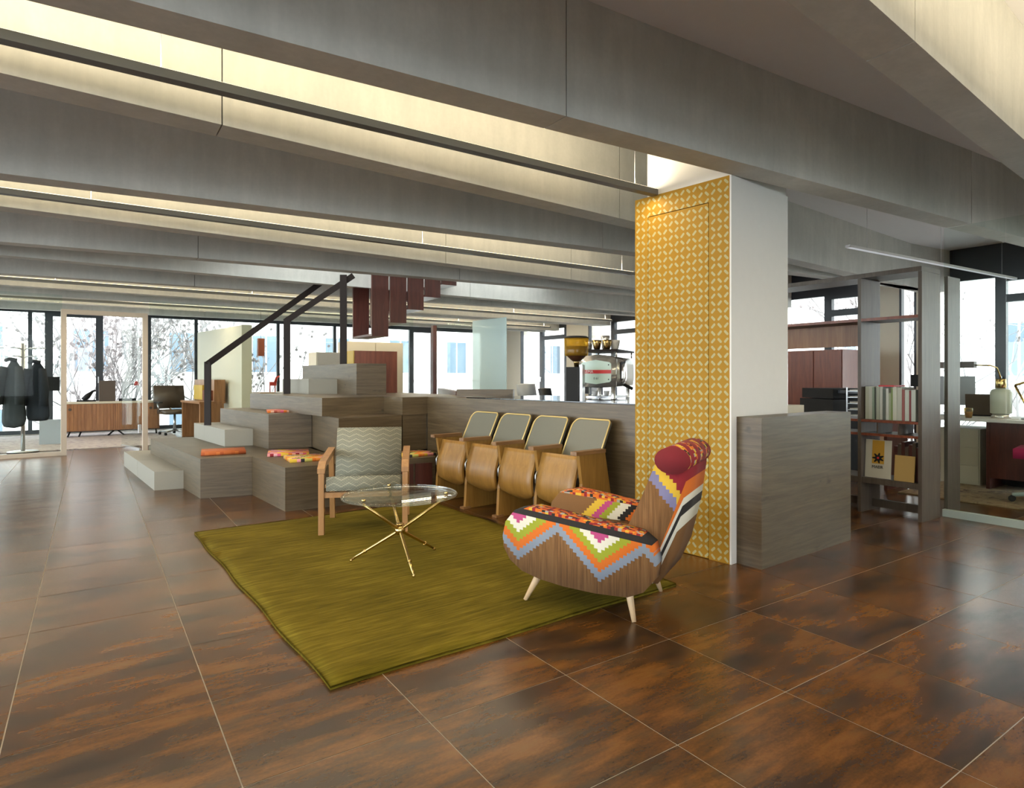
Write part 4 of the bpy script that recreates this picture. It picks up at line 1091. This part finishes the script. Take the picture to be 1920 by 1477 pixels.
cl1 = thing('cream_cabinet', 'low cream cabinet behind the top of the stair', 'cabinet', (3.0, 10.6, 0)); rbox(0, 1.0, 0, .45, 0, 1.62, .006).build('body', M['cream'], cl1); MB().box(.01, .49, -.016, -.001, .05, 1.6).build('door', M['cream'], cl1); MB().box(.51, .99, -.016, -.001, .05, 1.6).build('door', M['cream'], cl1)
cl2 = thing('cream_cabinet', 'taller cream cabinet farther behind the stair', 'cabinet', (3.75, 11.4, 0)); rbox(0, 1.1, 0, .45, 0, 1.86, .006).build('body', M['cream'], cl2); MB().box(.01, .54, -.016, -.001, .05, 1.84).build('door', M['cream'], cl2); MB().box(.56, 1.09, -.016, -.001, .05, 1.84).build('door', M['cream'], cl2)
# desks behind the bar
def far_desk(label, x, y, w_, rz):
    t = thing('work_desk', label, 'desk', (x, y, 0), R(rz)); rbox(0, .8, 0, w_, .70, .735, .004).build('top', M['white'], t)
    for yy in (.05, w_ - .05):
        for xx in (.05, .75): MB().tube([(xx, yy, 0), (xx, yy, .70)], .02, 8).build('leg', M['steel'], t)
far_desk('white work desk beyond the bar by the window wall', 7.9, 9.6, 1.9, 0)
monitor('dark monitor on the white desk behind the bar', 8.3, 10.3, .737, 190, .55, .36)
monitor('second monitor on the white desk nearer the grinder', 8.3, 9.75, .737, 165, .5, .34, 'darkscreen')
office_chair('office_chair', 'grey swivel chair at the white desk behind the bar', 7.55, 10.75, 10, 'screen', 'steel', True, 1.08)
office_chair('office_chair', 'black swivel chair at the white desk next to the grinder', 7.5, 9.9, -15, 'black', 'steel', True, 1.0)
office_chair('office_chair', 'white shell chair behind the clear glass screen', 6.4, 11.0, 40, 'paper', 'steel', False, .95)
far_desk('white meeting desk behind the glass screen', 6.6, 11.6, 2.2, 0)
dl = thing('desk_lamp', 'white conical desk lamp behind the glass screen', 'lamp', (6.75, 11.75, .737)); MB().lathe([(.09, 0), (.08, .02), (.01, .03)], 16).build('base', M['paper'], dl); MB().tube([(0, 0, .03), (0, 0, .42), (.05, -.06, .48)], .008, 8).build('arm', M['paper'], dl); MB().lathe([(.13, -.05), (.09, .04), (.03, .09)], 18, (.08, -.1, .45)).build('shade', M['cream'], dl)

# ================================================================== OUTSIDE
struct(MB().box(-90, 110, -90, 110, -7.3, -7).build('ground', M['street']), 'street far below the windows')
def house(name, label, F, s0, s1, z0, z1, mat, cols_, rows, wz, winw, winh):
    t = thing(name, label, 'building')
    m = MB(); F.box(m, s0, s1, z0, z1, 0, 8); m.build('wall', mat, t)
    for i in range(cols_):
        for j in range(rows):
            u = s0 + (s1 - s0) * (i + .5) / cols_; zz = wz + j * 3.3
            m = MB(); F.box(m, u - winw / 2, u + winw / 2, zz, zz + winh, -.05, -.005); o = m.build('window', M['facade'], t)
            m = MB()
            for q in (-1, 1): F.box(m, u + (q - 1) * winw / 4 + .04 + (.0 if q < 0 else .0), u + (q + 1) * winw / 4 - .04 + 0, zz + .06, zz + winh - .06, -.08, -.055)
            m.build('glazing', M['farglass'], o)
    m = MB()
    for j in range(rows): F.box(m, s0, s1, wz - .35 + j * 3.3, wz - .2 + j * 3.3, -.15, -.002)
    m.build('ledge', M['facade'], t)
house('apartment_house', 'pale plaster apartment house across the street behind the far windows', Face('y', 33, 1), -26, 26, -7, 15, M['facade'], 15, 5, -5.2, 1.3, 1.9)
house('brick_house', 'white brick house across the yard behind the office windows', Face('x', 24, 1), -16, 31, -7, 9, M['facade2'], 9, 4, -5.4, 1.2, 1.8)
def tree(label, x, y, h, seed):
    random.seed(seed); t = thing('tree', label, 'tree', (x, y, -7)); m = MB(); lv = MB(); cnt = [0]
    def br(p, d, L, r, k):
        q = p + d * L; m.tube([p, p.lerp(q, .5) + Vector((random.uniform(-.1, .1), random.uniform(-.1, .1), 0)) * L * .3, q], [r, r * .85, r * .7], 5, False)
        if k == 0:
            for _ in range(2):
                c_ = p.lerp(q, random.random()); s = .05; a = random.uniform(0, 6)
                vs = [lv.bm.verts.new(c_ + Vector((s * math.cos(a + b), s * .3 * math.sin(b), s * math.sin(a + b)))) for b in (0, 1.6, 3.1, 4.7)]; lv.bm.faces.new(vs)
            return
        for _ in range(3 if k > 1 else 2):
            nd = (d + Vector((random.uniform(-.75, .75), random.uniform(-.75, .75), random.uniform(-.1, .5)))).normalized()
            br(q if random.random() < .7 else p.lerp(q, .7), nd, L * random.uniform(.62, .8), r * .6, k - 1)
    br(Vector((0, 0, 0)), Vector((.03, .02, 1)), h * .42, .10, 5)
    m.build('trunk', M['bark'], t); lv.build('leaves', M['leaf'], t)['kind'] = 'stuff'
for k, (px, y, h, lb) in enumerate(((30, 23, 9.5, 'bare tree outside behind the coat stand'), (160, 21.5, 9.0, 'bare tree outside behind the dark window casement'), (235, 23, 10, 'bare tree outside beside the red lamp'), (330, 22, 8.5, 'bare tree outside behind the leather chair'))):
    tree(lb, aty(px, y), y, h, 20 + k)
tree('bare tree outside the office window at the picture edge', 17, atx(1905, 17), 10.5, 40)
tree('bare tree outside seen through the bookshelf', 18, atx(1585, 18), 10, 41)
